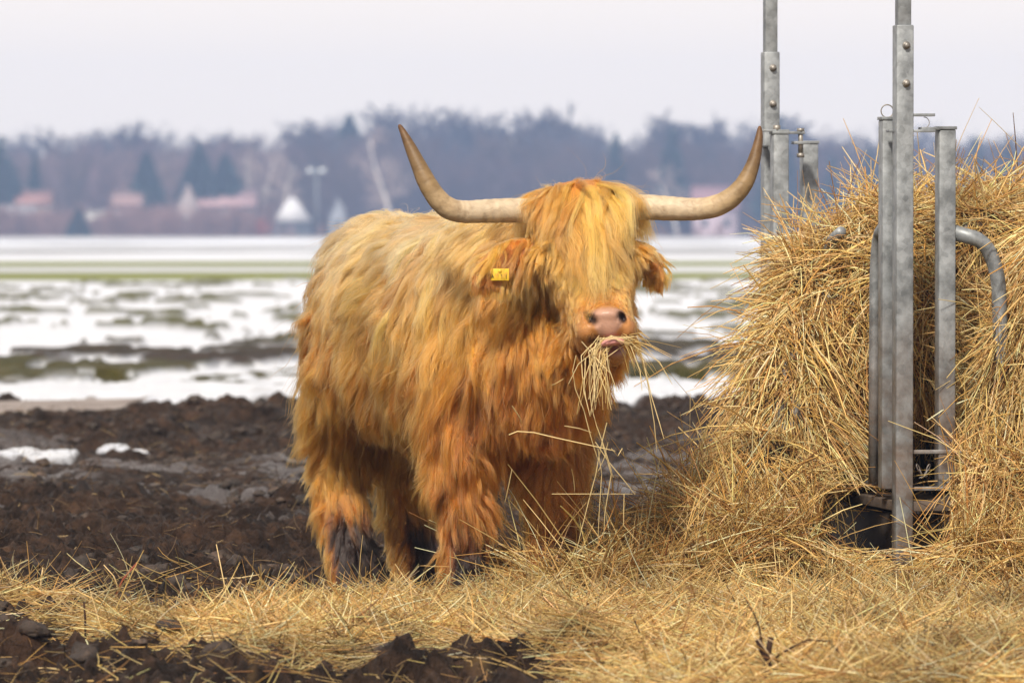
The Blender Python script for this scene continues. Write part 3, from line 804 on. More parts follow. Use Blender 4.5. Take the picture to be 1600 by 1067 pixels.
# ------------------------------------------------------------------ coat
def hair_obj(name, P, R, C, mat, parent, O):
    n, K, _ = P.shape
    hc = bpy.data.hair_curves.new(name)
    hc.add_curves([K] * n)
    hc.position_data.foreach_set('vector', (P - O).astype(np.float32).ravel())
    ra = hc.attributes.get('radius') or hc.attributes.new('radius', 'FLOAT', 'POINT')
    ra.data.foreach_set('value', np.broadcast_to(R, (n, K)).astype(np.float32).ravel())
    ca = hc.attributes.new('col', 'FLOAT_COLOR', 'CURVE')
    c4 = np.ones((n, 4), np.float32); c4[:, :3] = C; ca.data.foreach_set('color', c4.ravel())
    hc.materials.append(mat)
    o = bpy.data.objects.new(name, hc); COL.objects.link(o); o.parent = parent
    return o

def hair_mat():
    m, nt, b = newmat('cow_hair')
    out = nt.nodes['Material Output']
    a = N(nt, 'ShaderNodeAttribute', attribute_name='col')
    if HAIR_BSDF:
        nt.nodes.remove(b)
        h = N(nt, 'ShaderNodeBsdfHairPrincipled'); h.parametrization = 'COLOR'
        nt.links.new(a.outputs['Color'], h.inputs['Color'])
        h.inputs['Roughness'].default_value = .38; h.inputs['Radial Roughness'].default_value = .5
        h.inputs['Random Roughness'].default_value = .2
        nt.links.new(h.outputs[0], out.inputs['Surface'])
    else:
        nt.links.new(a.outputs['Color'], b.inputs['Base Color']); b.inputs['Roughness'].default_value = .45
        b.inputs['Specular IOR Level'].default_value = .5
        b.inputs['Anisotropic'].default_value = 0
    return m
HAIR_BSDF = True

def region_params(p, n):
    """flow direction, length, lift, gravity, colour and thickness for hair roots"""
    s, l, z = to_local(p)
    down = np.array([0, 0, -1.0])
    k = len(p)
    flow = np.zeros((k, 3)); L = np.zeros(k); lift = np.full(k, .35); grav = np.full(k, .5); hang = np.full(k, .02)
    q = p - POLL
    t = (q @ HA) / HL; hu = q @ HU; hv = q @ HV
    headd = np.linalg.norm(q - np.clip(t, -.1, 1.05)[:, None] * HA * HL, axis=1)
    is_head = (headd < .165) & (p[:, 1] < 17.52) & (hv > -.12)
    # --- trunk
    nzf = vec_noise(p, 3.2, 1.3)
    nzf2 = vec_noise(p, 9.0, 4.3)
    top = sstep(.95, 1.18, z)
    flow = down * 1.0 - FW * (.42 + .35 * sstep(.4, -.6, s))[:, None] + RT * (np.sign(l) * top * .55)[:, None] + nzf * .8 + nzf2 * .2
    L = np.where(z > .9, .19, .23) + .07 * vn3(p * 5 + 3) + .03 * sstep(.75, .5, z)
    L = L * (1 - .25 * top)
    L = L * (1 - .4 * sstep(-1.0, -1.22, s))
    lift = .04 + .20 * vn3(p * 7 + 9); grav = np.full(k, .5)
    chest = sstep(.12, .3, s) * (z < 1.05)
    flow = np.where((chest > .5)[:, None], down * 1.0 + RT * (l * 1.4)[:, None] + nzf * .38 + nzf2 * .2, flow)
    L = np.where(chest > .5, .13 + .05 * vn3(p * 5 + 3), L)
    L = L * (1 - .38 * sstep(.72, .52, z))
    # --- legs
    leg = (z < .47)
    flow = np.where(leg[:, None], down + n * .25 + nzf * .3, flow)
    L = np.where(leg, np.interp(z, [0, .08, .2, .35, .47], [.05, .08, .105, .11, .11]), L)
    lift = np.where(leg, .36, lift)
    # --- colour
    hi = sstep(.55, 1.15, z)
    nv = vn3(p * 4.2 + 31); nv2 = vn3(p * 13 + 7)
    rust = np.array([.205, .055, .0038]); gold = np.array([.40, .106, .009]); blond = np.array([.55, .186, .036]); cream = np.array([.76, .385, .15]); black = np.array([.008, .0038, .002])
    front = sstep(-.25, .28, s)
    w_bl = np.clip(hi * .85 + (nv - .5) * .6 - front * .38 + .10 + sstep(-.8, -1.2, s) * .25, 0, 1)  # last term pales the rump: its lit edge is put into the hair colour
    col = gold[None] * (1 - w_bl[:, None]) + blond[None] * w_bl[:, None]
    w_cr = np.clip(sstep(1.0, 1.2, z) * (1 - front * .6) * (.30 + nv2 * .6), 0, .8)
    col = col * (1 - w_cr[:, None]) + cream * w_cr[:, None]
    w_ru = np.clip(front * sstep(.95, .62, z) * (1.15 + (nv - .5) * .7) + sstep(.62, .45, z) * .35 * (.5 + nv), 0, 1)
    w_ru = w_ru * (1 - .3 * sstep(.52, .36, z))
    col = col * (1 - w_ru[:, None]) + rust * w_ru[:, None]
    # muddy black lower legs, on the inner and front sides mostly
    side = (n @ RT) * .8 + (n @ FW) * .5
    w_bk = sstep(.30, .17, z + (nv - .5) * .12) * sstep(-.55, .0, side + (nv2 - .5) * .5)
    col = col * (1 - w_bk[:, None]) + black * w_bk[:, None]
    # --- head
    H = is_head
    # forelock from the poll
    hn = nrm(q * 1.0)
    fl = H & (t < .30) & (n[:, 2] > -.3) & (hv > -.06) & (np.abs(hu) < .16)
    ffl = HA * 1.0 + HU * (np.clip(hu, -.15, .15) * 1.2)[:, None] + HV * .10 + nzf * .10 + nzf2 * .38 - HU * (.10 + .22 * (hu > .06))[:, None] + HU * (np.sign(hu) * .05)[:, None]
    Lf = np.interp(t, [-.2, 0, .15, .3], [.21, .23, .19, .12]) * (.45 + .95 * nv2) * (1 + .35 * np.exp(-(hu / .05) ** 2)) * (1 - .6 * sstep(.07, .14, np.abs(hu)))
    flow = np.where(fl[:, None], ffl, flow); L = np.where(fl, Lf, L); lift = np.where(fl, np.interp(t, [-.15, .1, .4], [.14, .12, .2]), lift); grav = np.where(fl, .75, grav)
    # cheeks and face
    ck = H & ~fl
    fck = HA * .9 + HU * (np.sign(hu) * np.minimum(np.abs(hu) * 4, .3))[:, None] - HV * .35 + nzf2 * .15
    Lc = np.interp(t, [.2, .5, .68, .82, .95, 1.1], [.075, .065, .05, .022, .010, .006])
    und = sstep(.0, -.08, hv)
    Lc = Lc + und * .04 * (1 - sstep(.75, .95, t))
    flow = np.where(ck[:, None], fck, flow); L = np.where(ck, Lc, L); lift = np.where(ck, np.where(t > .7, .12, .10), lift); grav = np.where(ck, .12, grav)
    ch = gold * .30 + blond * .70
    colh = np.broadcast_to(ch, col.shape) * (.85 + .35 * nv2)[:, None]
    colh = np.where((t > .55)[:, None] & ck[:, None], colh * .5 + np.array([.56, .20, .04]) * .5, colh)
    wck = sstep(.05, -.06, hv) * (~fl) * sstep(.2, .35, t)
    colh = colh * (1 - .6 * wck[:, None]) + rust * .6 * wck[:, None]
    col = np.where(H[:, None], colh, col)
    nape = H & (hv < -.05) & (t < .18)
    flow = np.where(nape[:, None], -FW * .8 + down * .6, flow); L = np.where(nape, .09, L); lift = np.where(nape, .05, lift)
    # bare nose pad, lips
    pad = at(949, 500, 17.0)
    dn = np.sqrt(((p[:, 0] - pad[0]) / .057) ** 2 + ((p[:, 2] - pad[2]) / .045) ** 2)
    lip = at(957, 545, 17.05); dl = np.sqrt(((p[:, 0] - lip[0]) / .036) ** 2 + ((p[:, 2] - lip[2]) / .02) ** 2)
    bare = (p[:, 1] < 17.13) & ((dn < 1.0) | (dl < 1.0))
    # --- ears
    for (a, b), sd in ((EARL, -1), (EARR, 1)):
        d = b - a; l2 = np.dot(d, d); te = ((p - a) @ d) / l2; de = np.linalg.norm(p - a - np.clip(te, 0, 1)[:, None] * d, axis=1)
        E = (de < .074) & (te > .08) & (p[:, 1] < 17.55)
        frontf = n[:, 1] < -.2
        fe = down * .9 + nrm(d) * .55 + nzf2 * .15
        flow = np.where(E[:, None], fe, flow); L = np.where(E, np.where(frontf & (de < .042), .042, .11) * (.6 + .7 * nv2), L); lift = np.where(E, .10, lift); grav = np.where(E, .6, grav)
        ce = np.where((frontf & (de < .044))[:, None], np.array([.25, .068, .008]), np.array([.55, .19, .03]))
        col = np.where(E[:, None], ce, col); bare = bare & ~E; tagc = at(781, 422, 17.21); bare = bare | (E & (np.abs(p[:, 0] - tagc[0]) < .020) & (np.abs(p[:, 2] - tagc[2]) < .012) & frontf)
    flow = flow - n * np.sum(flow * n, 1)[:, None]
    return nrm(flow + 1e-5), L, lift, grav, col, bare, t, H, leg

def grow(bvh, p, n, flow, L, lift, grav, K=10):
    d = nrm(flow + n * lift[:, None])
    P = [p.copy()]; cur = p.copy(); step = L / (K - 1)
    marg = rng.uniform(.002, .021, len(p)) * np.clip(L / .15, .1, 1.2) * np.where(L < .09, .4, 1)
    wob = rng.normal(0, 1, (len(p), 3)); ph = rng.uniform(0, 6.28, len(p)); fr = rng.uniform(3, 9, len(p))
    for k in range(1, K):
        t = k / (K - 1)
        d = d + np.array([0, 0, -1.0]) * (grav * 1.6 / (K - 1))[:, None] + wob * (np.sin(ph + fr * t) * .13)[:, None]
        d = nrm(d)
        cur = cur + d * step[:, None]
        want = marg * min(1, t * 2.2)
        for i in range(len(cur)):
            loc, no, _, dist = bvh.find_nearest(cur[i])
            if loc is None: continue
            l = np.array(loc); nn = np.array(no)
            sd = np.dot(cur[i] - l, nn)
            if sd < want[i]:
                cur[i] = cur[i] + nn * (want[i] - sd) * .8
                dd = np.dot(d[i], nn)
                if dd < 0: d[i] = d[i] - nn * dd
        P.append(cur.copy())
    return np.stack(P, 1)

def make_coat(n_guides=14500, n_child=500000, K=10):
    bvh = BVHTree.FromPolygons([Vector(v) for v in BV], [tuple(t) for t in BT])
    cen = BV[BT].mean(1); fn = nrm(np.cross(BV[BT[:, 1]] - BV[BT[:, 0]], BV[BT[:, 2]] - BV[BT[:, 0]]))
    s, l, z = to_local(cen)
    headw = np.linalg.norm(cen - (POLL + HA * HL * .35), axis=1) < .30
    vis = np.where((fn[:, 1] > .45) & ~headw, .25, 1.0)          # far side of the animal gets a thinner coat
    vis = np.where((z < .5) & (np.abs(l) < .22) & (fn[:, 2] < -.6), .4, vis)
    w = vis * np.where(headw, 3.2, 1.0)
    gp, gn = sample_mesh(BV, BT, n_guides, w)
    fl, L, lift, gr, col, bare, t, H, leg = region_params(gp, gn)
    keep = ~bare
    gp, gn, fl, L, lift, gr = gp[keep], gn[keep], fl[keep], L[keep], lift[keep], gr[keep]
    L = L * rng.uniform(.75, 1.25, len(L))
    G = grow(bvh, gp, gn, fl, L, lift, gr, K)
    wv = G.reshape(-1, 3)
    wv = (vec_noise(wv, 12.0, 2.2) * .020 + vec_noise(wv, 26.0, 6.6) * .010).reshape(G.shape)
    wv = (wv - wv[:, :1]) * (np.linspace(0, 1, K) ** .8)[None, :, None] * np.clip(L / .14, 0, 1.2)[:, None, None]
    G = G + wv
    zmx = 1.280 - .055 * ((G[..., 0] - .205) / .2) ** 2
    hd = (G[..., 0] > -.05) & (G[..., 0] < .50) & (G[..., 1] < 17.75) & (G[..., 2] > zmx) & (zmx > 1.2)
    G[..., 2] = np.where(hd, zmx + (G[..., 2] - zmx) * .35, G[..., 2])
    fk = (H & (t < .30))[keep]
    hq = (G - POLL) @ HU; lim = .178; over = np.sign(hq) * np.maximum(np.abs(hq) - lim, 0) * fk[:, None]
    G = G - (over * .72)[..., None] * HU
    # locks that stand away from the coat are left out
    tip = []
    for g_ in G:
        tip.append(max(bvh.find_nearest(Vector(g_[k_]))[3] for k_ in (K // 2, K - 1)))
    tip = np.array(tip); zg = gp[:, 2]
    good = tip < np.where(zg > .95, .060, np.where(zg > .55, .092, .2))
    G, gp, L = G[good], gp[good], L[good]
    # small locks gather into larger shaggy ones
    ns = 750; si = rng.choice(len(gp), ns, replace=False); ks = KDTree(ns)
    for j, i in enumerate(si): ks.insert(Vector(gp[i]), j)
    ks.balance()
    own = si[np.array([ks.find(Vector(p))[1] for p in gp])]
    pull = (np.linspace(0, 1, K) ** 1.3)[None, :, None] * (rng.uniform(.05, .4, len(gp)) * np.clip(L / .12, 0, 1))[:, None, None]
    tgt = G[own] - gp[own][:, None, :] + gp[:, None, :] - (gp - gp[own])[:, None, :] * .6
    G = G * (1 - pull) + tgt * pull
    stone = np.clip(rng.normal(1.0, .2, len(gp)), .5, 1.4)[own]
    gtone = stone * rng.normal(1.0, .10, len(gp)); ghue = rng.normal(0, 1, len(gp))
    kd = KDTree(len(gp))
    for i, p in enumerate(gp): kd.insert(Vector(p) , i)
    kd.balance()
    cp, cn = sample_mesh(BV, BT, n_child, w)
    fl2, L2, lift2, gr2, col2, bare2, t2, H2, leg2 = region_params(cp, cn)
    kp = ~bare2
    cp, cn, col2, L2, t2, H2 = cp[kp], cn[kp], col2[kp], L2[kp], t2[kp], H2[kp]
    gi = np.array([kd.find(Vector(p))[1] for p in cp])
    g = G[gi]; off = cp - gp[gi]
    tt = np.linspace(0, 1, K)
    lf = rng.uniform(.72, 1.12, len(cp))
    muzzle = H2 & (t2 > .72); sleek = H2 & (t2 > .36) & ~muzzle
    cl = rng.uniform(.12, .8, len(cp)); cl = np.where(rng.random(len(cp)) < .10, .2, cl); cl = np.where(cp[:, 2] < .5, cl * .65, cl); cl = np.where(muzzle, .15, cl); cl = np.where(sleek, cl * .45, cl); cl = np.where(H2 & (t2 < .34), rng.uniform(.5, .95, len(cp)), cl)
    ctt = tt[None, :] ** .8 * cl[:, None]
    P = cp[:, None, :] + (g - gp[gi][:, None, :]) * lf[:, None, None] - off[:, None, :] * ctt[..., None]
    Lc = L[gi][:, None, None]
    fz = 0
    for f_ in (1.6, 3.7):
        ph = rng.uniform(0, 6.28, (len(cp), 1)); dv = rng.normal(0, 1, (len(cp), 1, 3))
        fz = fz + np.sin(ph[:, :, None] + tt[None, :, None] * f_ * 3.0) * dv * (.022 / f_)
    fz0 = fz[:, :1]
    P = P + (fz - fz0) * tt[None, :, None] * Lc
    stray = rng.random(len(cp)) < .025
    P = P + (stray[:, None] * 1.0)[..., None] * rng.normal(0, .10, (len(cp), 1, 3)) * (tt ** 2)[None, :, None] * Lc * 2
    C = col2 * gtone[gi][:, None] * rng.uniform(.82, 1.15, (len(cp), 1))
    C[:, 2] *= 1 + .12 * ghue[gi]; C[:, 1] *= 1 + .04 * ghue[gi]
    C = np.clip(C, .004, .9)
    Rr = .00064 * rng.uniform(.6, 1.25, len(cp))[:, None] * np.interp(tt, [0, .3, .75, 1], [.9, 1, .62, .12])[None, :]
    Rr = np.where(H2[:, None], Rr * .72, Rr); Rr = np.where(muzzle[:, None], Rr * .7, Rr)
    m = hair_mat()
    body = [o for o in COW.children if o.name.startswith('body')][0]
    fore = H2 & (t2 < .40)
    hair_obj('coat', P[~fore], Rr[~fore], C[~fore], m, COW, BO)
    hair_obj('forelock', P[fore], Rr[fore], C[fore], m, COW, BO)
make_coat()

# ------------------------------------------------------------------ hay in the mouth
def mouth_hay():
    P = []; R = []; C = []
    def line(pts, Y0, Y1, r, c):
        pts = np.array(pts, float); K = 7
        t = np.linspace(0, 1, len(pts)); tt = np.linspace(0, 1, K)
        x = np.interp(tt, t, pts[:, 0]); y = np.interp(tt, t, pts[:, 1])
        P.append(np.array([at(a, b, Y0 + (Y1 - Y0) * q) for a, b, q in zip(x, y, tt)])); R.append(r * np.array([.9, 1, 1, 1, .95, .85, .5])); C.append(c)
    pale = np.array([.74, .60, .32]); gold = np.array([.62, .44, .17])
    for i in range(34):   # thick wisp under the left corner of the mouth
        x0 = rng.normal(934, 10); y0 = rng.uniform(528, 545)
        x1 = x0 + rng.normal(2, 16); y1 = y0 + rng.uniform(40, 115)
        xm = (x0 + x1) / 2 + rng.normal(-2, 8)
        line([(x0 + rng.normal(6, 6), y0 - 4), (x0 + rng.normal(-4, 4), y0 + 14), (xm, (y0 + y1) / 2), (x1, y1)], 17.02, 16.98 + rng.normal(0, .03), .0011 * rng.uniform(.7, 1.5), (pale if rng.random() < .6 else gold) * rng.uniform(.75, 1.1))
    for i in range(30):   # spray at the right corner
        x0 = rng.normal(978, 8); y0 = rng.uniform(523, 538)
        a = rng.uniform(.1, 1.35); l = rng.uniform(25, 85)
        x1 = x0 + l * math.cos(a); y1 = y0 + l * math.sin(a)
        line([(x0 - 6, y0 - 2), ((x0 + x1) / 2 + rng.normal(0, 3), (y0 + y1) / 2 - rng.uniform(2, 8)), (x1, y1)], 17.02, 17.0 + rng.normal(0, .05), .0009 * rng.uniform(.6, 1.3), gold * rng.uniform(.6, 1.1))
    for i in range(9):
        line([(940 + rng.normal(0, 12), 531 + rng.normal(0, 2)), (955, 527 + rng.normal(0, 3)), (985 + rng.normal(0, 8), 530 + rng.normal(0, 4))], 16.985, 16.985, .001, pale)
    # long stalks hanging down
    for pts in ([(900, 555), (892, 590), (912, 640), (925, 690), (935, 720)], [(921, 560), (920, 620), (932, 665), (945, 700), (958, 745)], [(880, 592), (866, 600), (862, 601)],
                [(795, 677), (815, 669), (870, 682), (925, 694), (960, 702)], [(882, 665), (905, 669), (924, 675)], [(948, 660), (938, 700), (931, 740), (915, 800), (900, 862)], [(934, 700), (940, 740), (936, 800), (934, 850)],
                [(940, 690), (955, 740), (945, 800), (943, 840)], [(930, 690), (950, 720), (975, 750), (992, 772)], [(862, 771), (925, 771), (988, 771)], [(975, 771), (974, 820), (1000, 850)], [(955, 700), (965, 712), (972, 700), (975, 712)],
                [(1000, 545), (1012, 600), (1022, 660), (1026, 706)], [(1004, 560), (1018, 620), (1030, 660), (1037, 685)], [(990, 540), (1030, 565), (1050, 600)], [(985, 540), (1000, 580), (1003, 610)], [(915, 560), (912, 610), (922, 650)],
                [(800, 730), (795, 755), (789, 782)], [(893, 732), (896, 745), (898, 768)], [(935, 735), (944, 715), (950, 690)], [(925, 545), (935, 580), (948, 615), (955, 640)], [(800, 632), (812, 650), (815, 660)]):
        line(pts, 17.0, 17.05 if pts[-1][1] > 700 or pts[0][0] < 900 else 16.98, .0015 * rng.uniform(.8, 1.2), pale * rng.uniform(.8, 1.05))
        P[-1][:, 1] -= .02 if pts[0][0] > 860 else .12
    P = np.array(P); R = np.array(R); C = np.array(C)
    v, q, c = strands(P, R, C, 'm', None, 4)
    o_ = P[0][0]
    me = mesh_np('hay_mouthful', v - o_, q, None, [M_HAY], None, False, c)
    o = link('hay_mouthful', me); o.location = Vector(o_)
    tag(o, 'mouthful of pale hay with long stalks dangling from the mouth of the cow', 'hay', None, 'thing')
mouth_hay()

# ------------------------------------------------------------------ single stalks and twigs standing in the litter
def stalk(name, label, cat, lines, Y, rad, c1, group=None):
    m = MB(); base = None
    for k, (pts, r0, r1) in enumerate(lines):
        P = np.array([at(x, y, Y + .004 * k) for x, y in pts])
        if base is None:
            base = P[0].copy()
            P[0, 2] = min(P[0, 2], gz(P[:1, 0], P[:1, 1])[0] - .02) if k == 0 else P[0, 2]
        m.tube(P, np.linspace(r0, r1, len(P)) * rad, 7, True, c1)
    me = m.mesh(name, [M_BARK if 'twig' in name else M_HAY], True, base)
    o = link(name, me); o.location = Vector(base); tag(o, label, cat, group)
stalk('dry_stalk', 'tall pale straw stalk standing upright left of the hind legs of the cow', 'stalk', [([(358, 968), (352, 920), (338, 850)], 1, .5)], 17.0, .0024, (.72, .55, .28))
stalk('dry_stalk', 'slanting pale straw stalk crossing the red stem', 'stalk', [([(192, 925), (178, 900), (162, 882)], 1, .6)], 17.2, .0022, (.72, .55, .28))
stalk('red_stem', 'short reddish stem leaning in the litter at the left', 'stem', [([(176, 936), (192, 905), (214, 879)], 1, .8)], 17.2, .0032, (.30, .07, .04))
stalk('dry_stalk', 'leftmost pale upright straw stalk above the mud', 'stalk', [([(62, 930), (64, 905), (67, 886)], 1, .7)], 17.1, .0024, (.74, .58, .32))
stalk('dry_twig', 'dark forked dead branch with thin twigs at the bottom edge', 'branch',
      [([(1212, 1085), (1205, 1050), (1194, 1020), (1184, 998)], 1.25, .95), ([(1190, 1000), (1186, 978), (1178, 958), (1163, 932)], .35, .16), ([(1192, 1085), (1195, 1050), (1200, 1020), (1205, 995)], 1.1, .85),
       ([(1206, 1030), (1235, 1012), (1262, 999), (1296, 1001), (1318, 1028)], .36, .2), ([(1212, 1028), (1228, 1045), (1240, 1058)], .3, .2)], 14.02, .0088, (.035, .020, .015))
stalk('dry_twig', 'thin dark twig sticking out of the hay below the muzzle', 'twig', [([(1012, 1020), (1004, 1000), (990, 965)], 1, .5), ([(1005, 1003), (1012, 990)], .5, .3)], 14.9, .0032, (.035, .020, .015))
stalk('dry_twig', 'short dark broken twig standing beside the left stalk', 'twig', [([(134, 985), (133, 965), (131, 940)], 1, .8)], 15.9, .0036, (.04, .022, .016))
stalk('dry_twig', 'dark twig in the hay near the right edge of the photo', 'twig', [([(1530, 1062), (1524, 1035), (1514, 1008)], 1, .5)], 14.9, .0032, (.04, .022, .016))

# ------------------------------------------------------------------ far background
def tree_lines(seed, h, spread, birch=False):
    """bare crown: centre lines (N,3,3), radii (N,3), kind index"""
    r = np.random.default_rng(seed); P = []; R = []
    trunk = [np.array([0, 0, -.3])]
    d = np.array([0, 0, 1.0]); K = 9
    for k in range(K):
        d = nrm(d + np.append(r.normal(0, .07, 2), 0)); trunk.append(trunk[-1] + d * h * (.86 if birch else .72) / K)
    trunk = np.array(trunk)
    tr = np.linspace(.024, .006, K + 1) * h * (.6 if birch else 1)
    tw_n = 0
    for b in range(20):
        i = r.uniform(2.6, K); k = int(i); p = trunk[min(k, K)]
        a = r.uniform(0, 6.28); el = r.uniform(.25, 1.1)
        l = spread * h * r.uniform(.22, .42) * (1.15 - .5 * (i / K))
        d = np.array([math.cos(a) * math.cos(el), math.sin(a) * math.cos(el), math.sin(el)])
        q = p + d * l * .5 + np.append(r.normal(0, .03, 2), .02) * l; e = q + nrm(d + np.array([0, 0, .35])) * l * .55
        P.append([p, q, e]); R.append([.0075 * h, .005 * h, .002 * h])
        for t in range(8):
            f = r.uniform(.25, 1); pp = q + (e - q) * (f * 2 - 1) if f > .5 else p + (q - p) * f * 2
            dd = nrm(d + r.normal(0, .75, 3) + np.array([0, 0, .25 if not birch else -.1])); ll = l * r.uniform(.25, .55)
            q2 = pp + dd * ll * .5; e2_ = q2 + nrm(dd + r.normal(0, .3, 3) + np.array([0, 0, .2 if not birch else -.5])) * ll * .5
            P.append([pp, q2, e2_]); R.append([.0042 * h, .0034 * h, .002 * h])
            for u in range(3):
                f = r.uniform(.3, 1); p3 = q2 + (e2_ - q2) * f; d3 = nrm(dd + r.normal(0, .8, 3)); l3 = ll * r.uniform(.3, .6)
                P.append([p3, p3 + d3 * l3 * .5, p3 + d3 * l3]); R.append([.0034 * h, .0030 * h, .0018 * h])
    return trunk, tr, np.array(P), np.array(R)
C_TW = np.array([.085, .060, .062]); C_TR = np.array([.06, .045, .042]); C_BI = np.array([.55, .52, .50])
VAR = []; DOME = []
for sd in range(5):
    tk, tr, P, R = tree_lines(40 + sd, 1.0, 1.0)
    v, q, c = strands(P, R, np.tile(C_TW, (len(P), 1)), 't', None)
    m = MB(); m.tube(tk, tr, 6, True, C_TR)
    zs = 1.0 / np.percentile(v[:, 2], 98.5); v[:, 2] *= zs; v[:, 2] = np.where(v[:, 2] > .85, .85 + (v[:, 2] - .85) * .5, v[:, 2]); tk = tk * np.array([1, 1, zs])
    v5, q5, c5 = strands(P, R * 2.6, np.tile(C_TW, (len(P), 1)), 't', None); v5[:, 2] *= zs; v5[:, 2] = np.where(v5[:, 2] > .8, .8 + (v5[:, 2] - .8) * .45, v5[:, 2]); DOME.append((v5, q5, c5))
    m = MB(); m.tube(tk, tr, 6, True, C_TR)
    VAR.append((v, q, c, np.concatenate(m.v), np.concatenate(m.q), np.concatenate(m.t), np.concatenate(m.c)))
def inst(mb, x, y, z, h, w, var, tint, rot):
    v, q, c, v2, q2, t2, c2 = VAR[var]
    M = np.array([[math.cos(rot), -math.sin(rot), 0], [math.sin(rot), math.cos(rot), 0], [0, 0, 1]])
    S = np.array([w, w, h]); O_ = np.array([x, y, z])
    mb.add((v @ M.T) * S + O_, q, None, None); mb.c.append(c * tint)
    mb.add((v2 @ M.T) * S + O_, q2, t2, None); mb.c.append(c2 * tint)
def X9(px, Y): return (px - 800) / F * Y
def hgt(py, Y): return CZ + (HOR - py) * Y / F
def wood():
    prof = [(-900, 215), (0, 222), (60, 218), (120, 205), (200, 200), (300, 215), (360, 205), (420, 215), (500, 195), (560, 190), (640, 195), (720, 200), (800, 195), (880, 200), (930, 212), (1000, 212), (1060, 205), (1150, 205), (1250, 195), (1330, 215), (1420, 205), (1500, 215), (1600, 205), (2600, 205)]
    mb = MB(); r = np.random.default_rng(11)
    for Y0, dens, sc in ((905, 150, .80), (925, 165, .9), (950, 165, 1.0), (985, 150, 1.0)):
        for i in range(dens):
            x = r.uniform(-200, 200); px = 800 + x * F / Y0
            h = hgt(np.interp(px, [p[0] for p in prof], [p[1] for p in prof]), Y0) * sc * r.uniform(.84, 1.03)
            inst(mb, x, Y0 + r.uniform(-9, 9), 0, h, h * r.uniform(.65, .95), r.integers(5), r.uniform(.6, 1.25) * (2.0 - .9 * float(sstep(380, 520, px))) * np.array([1, r.uniform(.9, 1.05), r.uniform(.9, 1.1)]), r.uniform(0, 6.28))
    # undergrowth among the trunks
    for i in range(670):
        Y0 = r.uniform(915, 1000); h = r.uniform(2.5, 7.5)
        inst(mb, r.uniform(-200, 200), Y0, -h * .35, h * 1.2, h * r.uniform(.9, 1.6), r.integers(5), r.uniform(.5, .95) * np.array([.9, .9, 1.0]), r.uniform(0, 6.28))
    o = link('wood', mb.mesh('wood', [M_BARK])); tag(o, 'dense bare winter wood along the horizon behind the snowy field', 'woods', None, 'stuff')
    mb = MB()
    for i in range(420):
        Y0 = r.uniform(1120, 1250); x = r.uniform(-240, 240); px = 800 + x * F / Y0
        py = np.interp(px, [0, 100, 200, 300, 400, 500, 640, 740, 850, 930, 1000, 1070, 1130, 1220, 1320, 1420, 1500, 1600], [212, 198, 186, 205, 206, 178, 165, 172, 165, 200, 196, 184, 192, 175, 198, 190, 205, 196])
        h = hgt(py, Y0) * r.uniform(.85, 1.04)
        inst(mb, x, Y0, 0, h, h * r.uniform(.6, .9), r.integers(5), r.uniform(.45, .8), r.uniform(0, 6.28))
    o = link('far_wood', mb.mesh('far_wood', [M_BARK])); tag(o, 'paler more distant treetops fading into the sky above the wood', 'woods', None, 'stuff')
    mb = MB()
    for i in range(420):
        Y0 = r.uniform(838, 862); x = r.uniform(-100, -38) if r.random() < .72 else r.uniform(-36, 100)
        h = r.uniform(2.6, 6.0) * (1.0 if x < -37 else .42)
        inst(mb, x, Y0, -h * .3, h * 1.2, h * r.uniform(.8, 1.5), r.integers(5), np.array([2.7, 2.3, 2.1]) * r.uniform(.7, 1.25), r.uniform(0, 6.28))
    o = link('scrub', mb.mesh('scrub', [M_BARK])); tag(o, 'brownish bare scrub along the far edge of the field', 'scrub', None, 'stuff')
wood()

def bare_tree(px, pytop, Y, var, label, tint, wf=.85, group=None):
    h = hgt(pytop, Y); v, q, c, v2, q2, t2, c2 = VAR[var]; w = h * wf; v, q, c = DOME[var]
    root = empty('bare_tree', (X9(px, Y), Y, 0)); tag(root, label, 'tree', group)
    root.rotation_euler[2] = random.uniform(0, 6)
    S = np.array([w, w, h])
    vv = np.concatenate([v * S, v * S * np.array([-1, .9, .97]), v[:, [1, 0, 2]] * S * np.array([1, -1, .93])]); nv_ = len(v)
    link('crown', mesh_np('crown', vv, np.concatenate([q, q + nv_, q + 2 * nv_]), None, [M_BARK], None, False, np.tile(c * tint, (3, 1))), root)
    link('trunk', mesh_np('trunk', v2 * S, q2, t2, [M_BARK], None, True, c2 * tint), root)
for k, (px, py, Y, lab, wf) in enumerate([
    (198, 178, 1060, 'round topped bare tree rising highest above the left part of the wood', .95), (365, 198, 1040, 'low round bare crown above the pair of joined dark conifers', .9),
    (500, 172, 1050, 'wide bare tree on the skyline above the snow covered roof', 1.1), (645, 152, 1070, 'tall bare round crown right beside the tip of the horn on the left', .95),
    (738, 155, 1080, 'tall bare crown halfway between the horn tip and the cow poll', .85), (852, 150, 1060, 'tallest bare dome shaped tree directly above the cow head', .95),
    (1072, 166, 1090, 'pale dome shaped bare tree above the long horn on the right', .95), (1228, 164, 1070, 'bare tree crown just right of the rear feeder post', .85), (110, 190, 1060, 'bare tree with a soft broad crown near the left edge', .9)]):
    bare_tree(px, py, Y, k % 5, lab, np.array([.55, .55, .6]), wf)

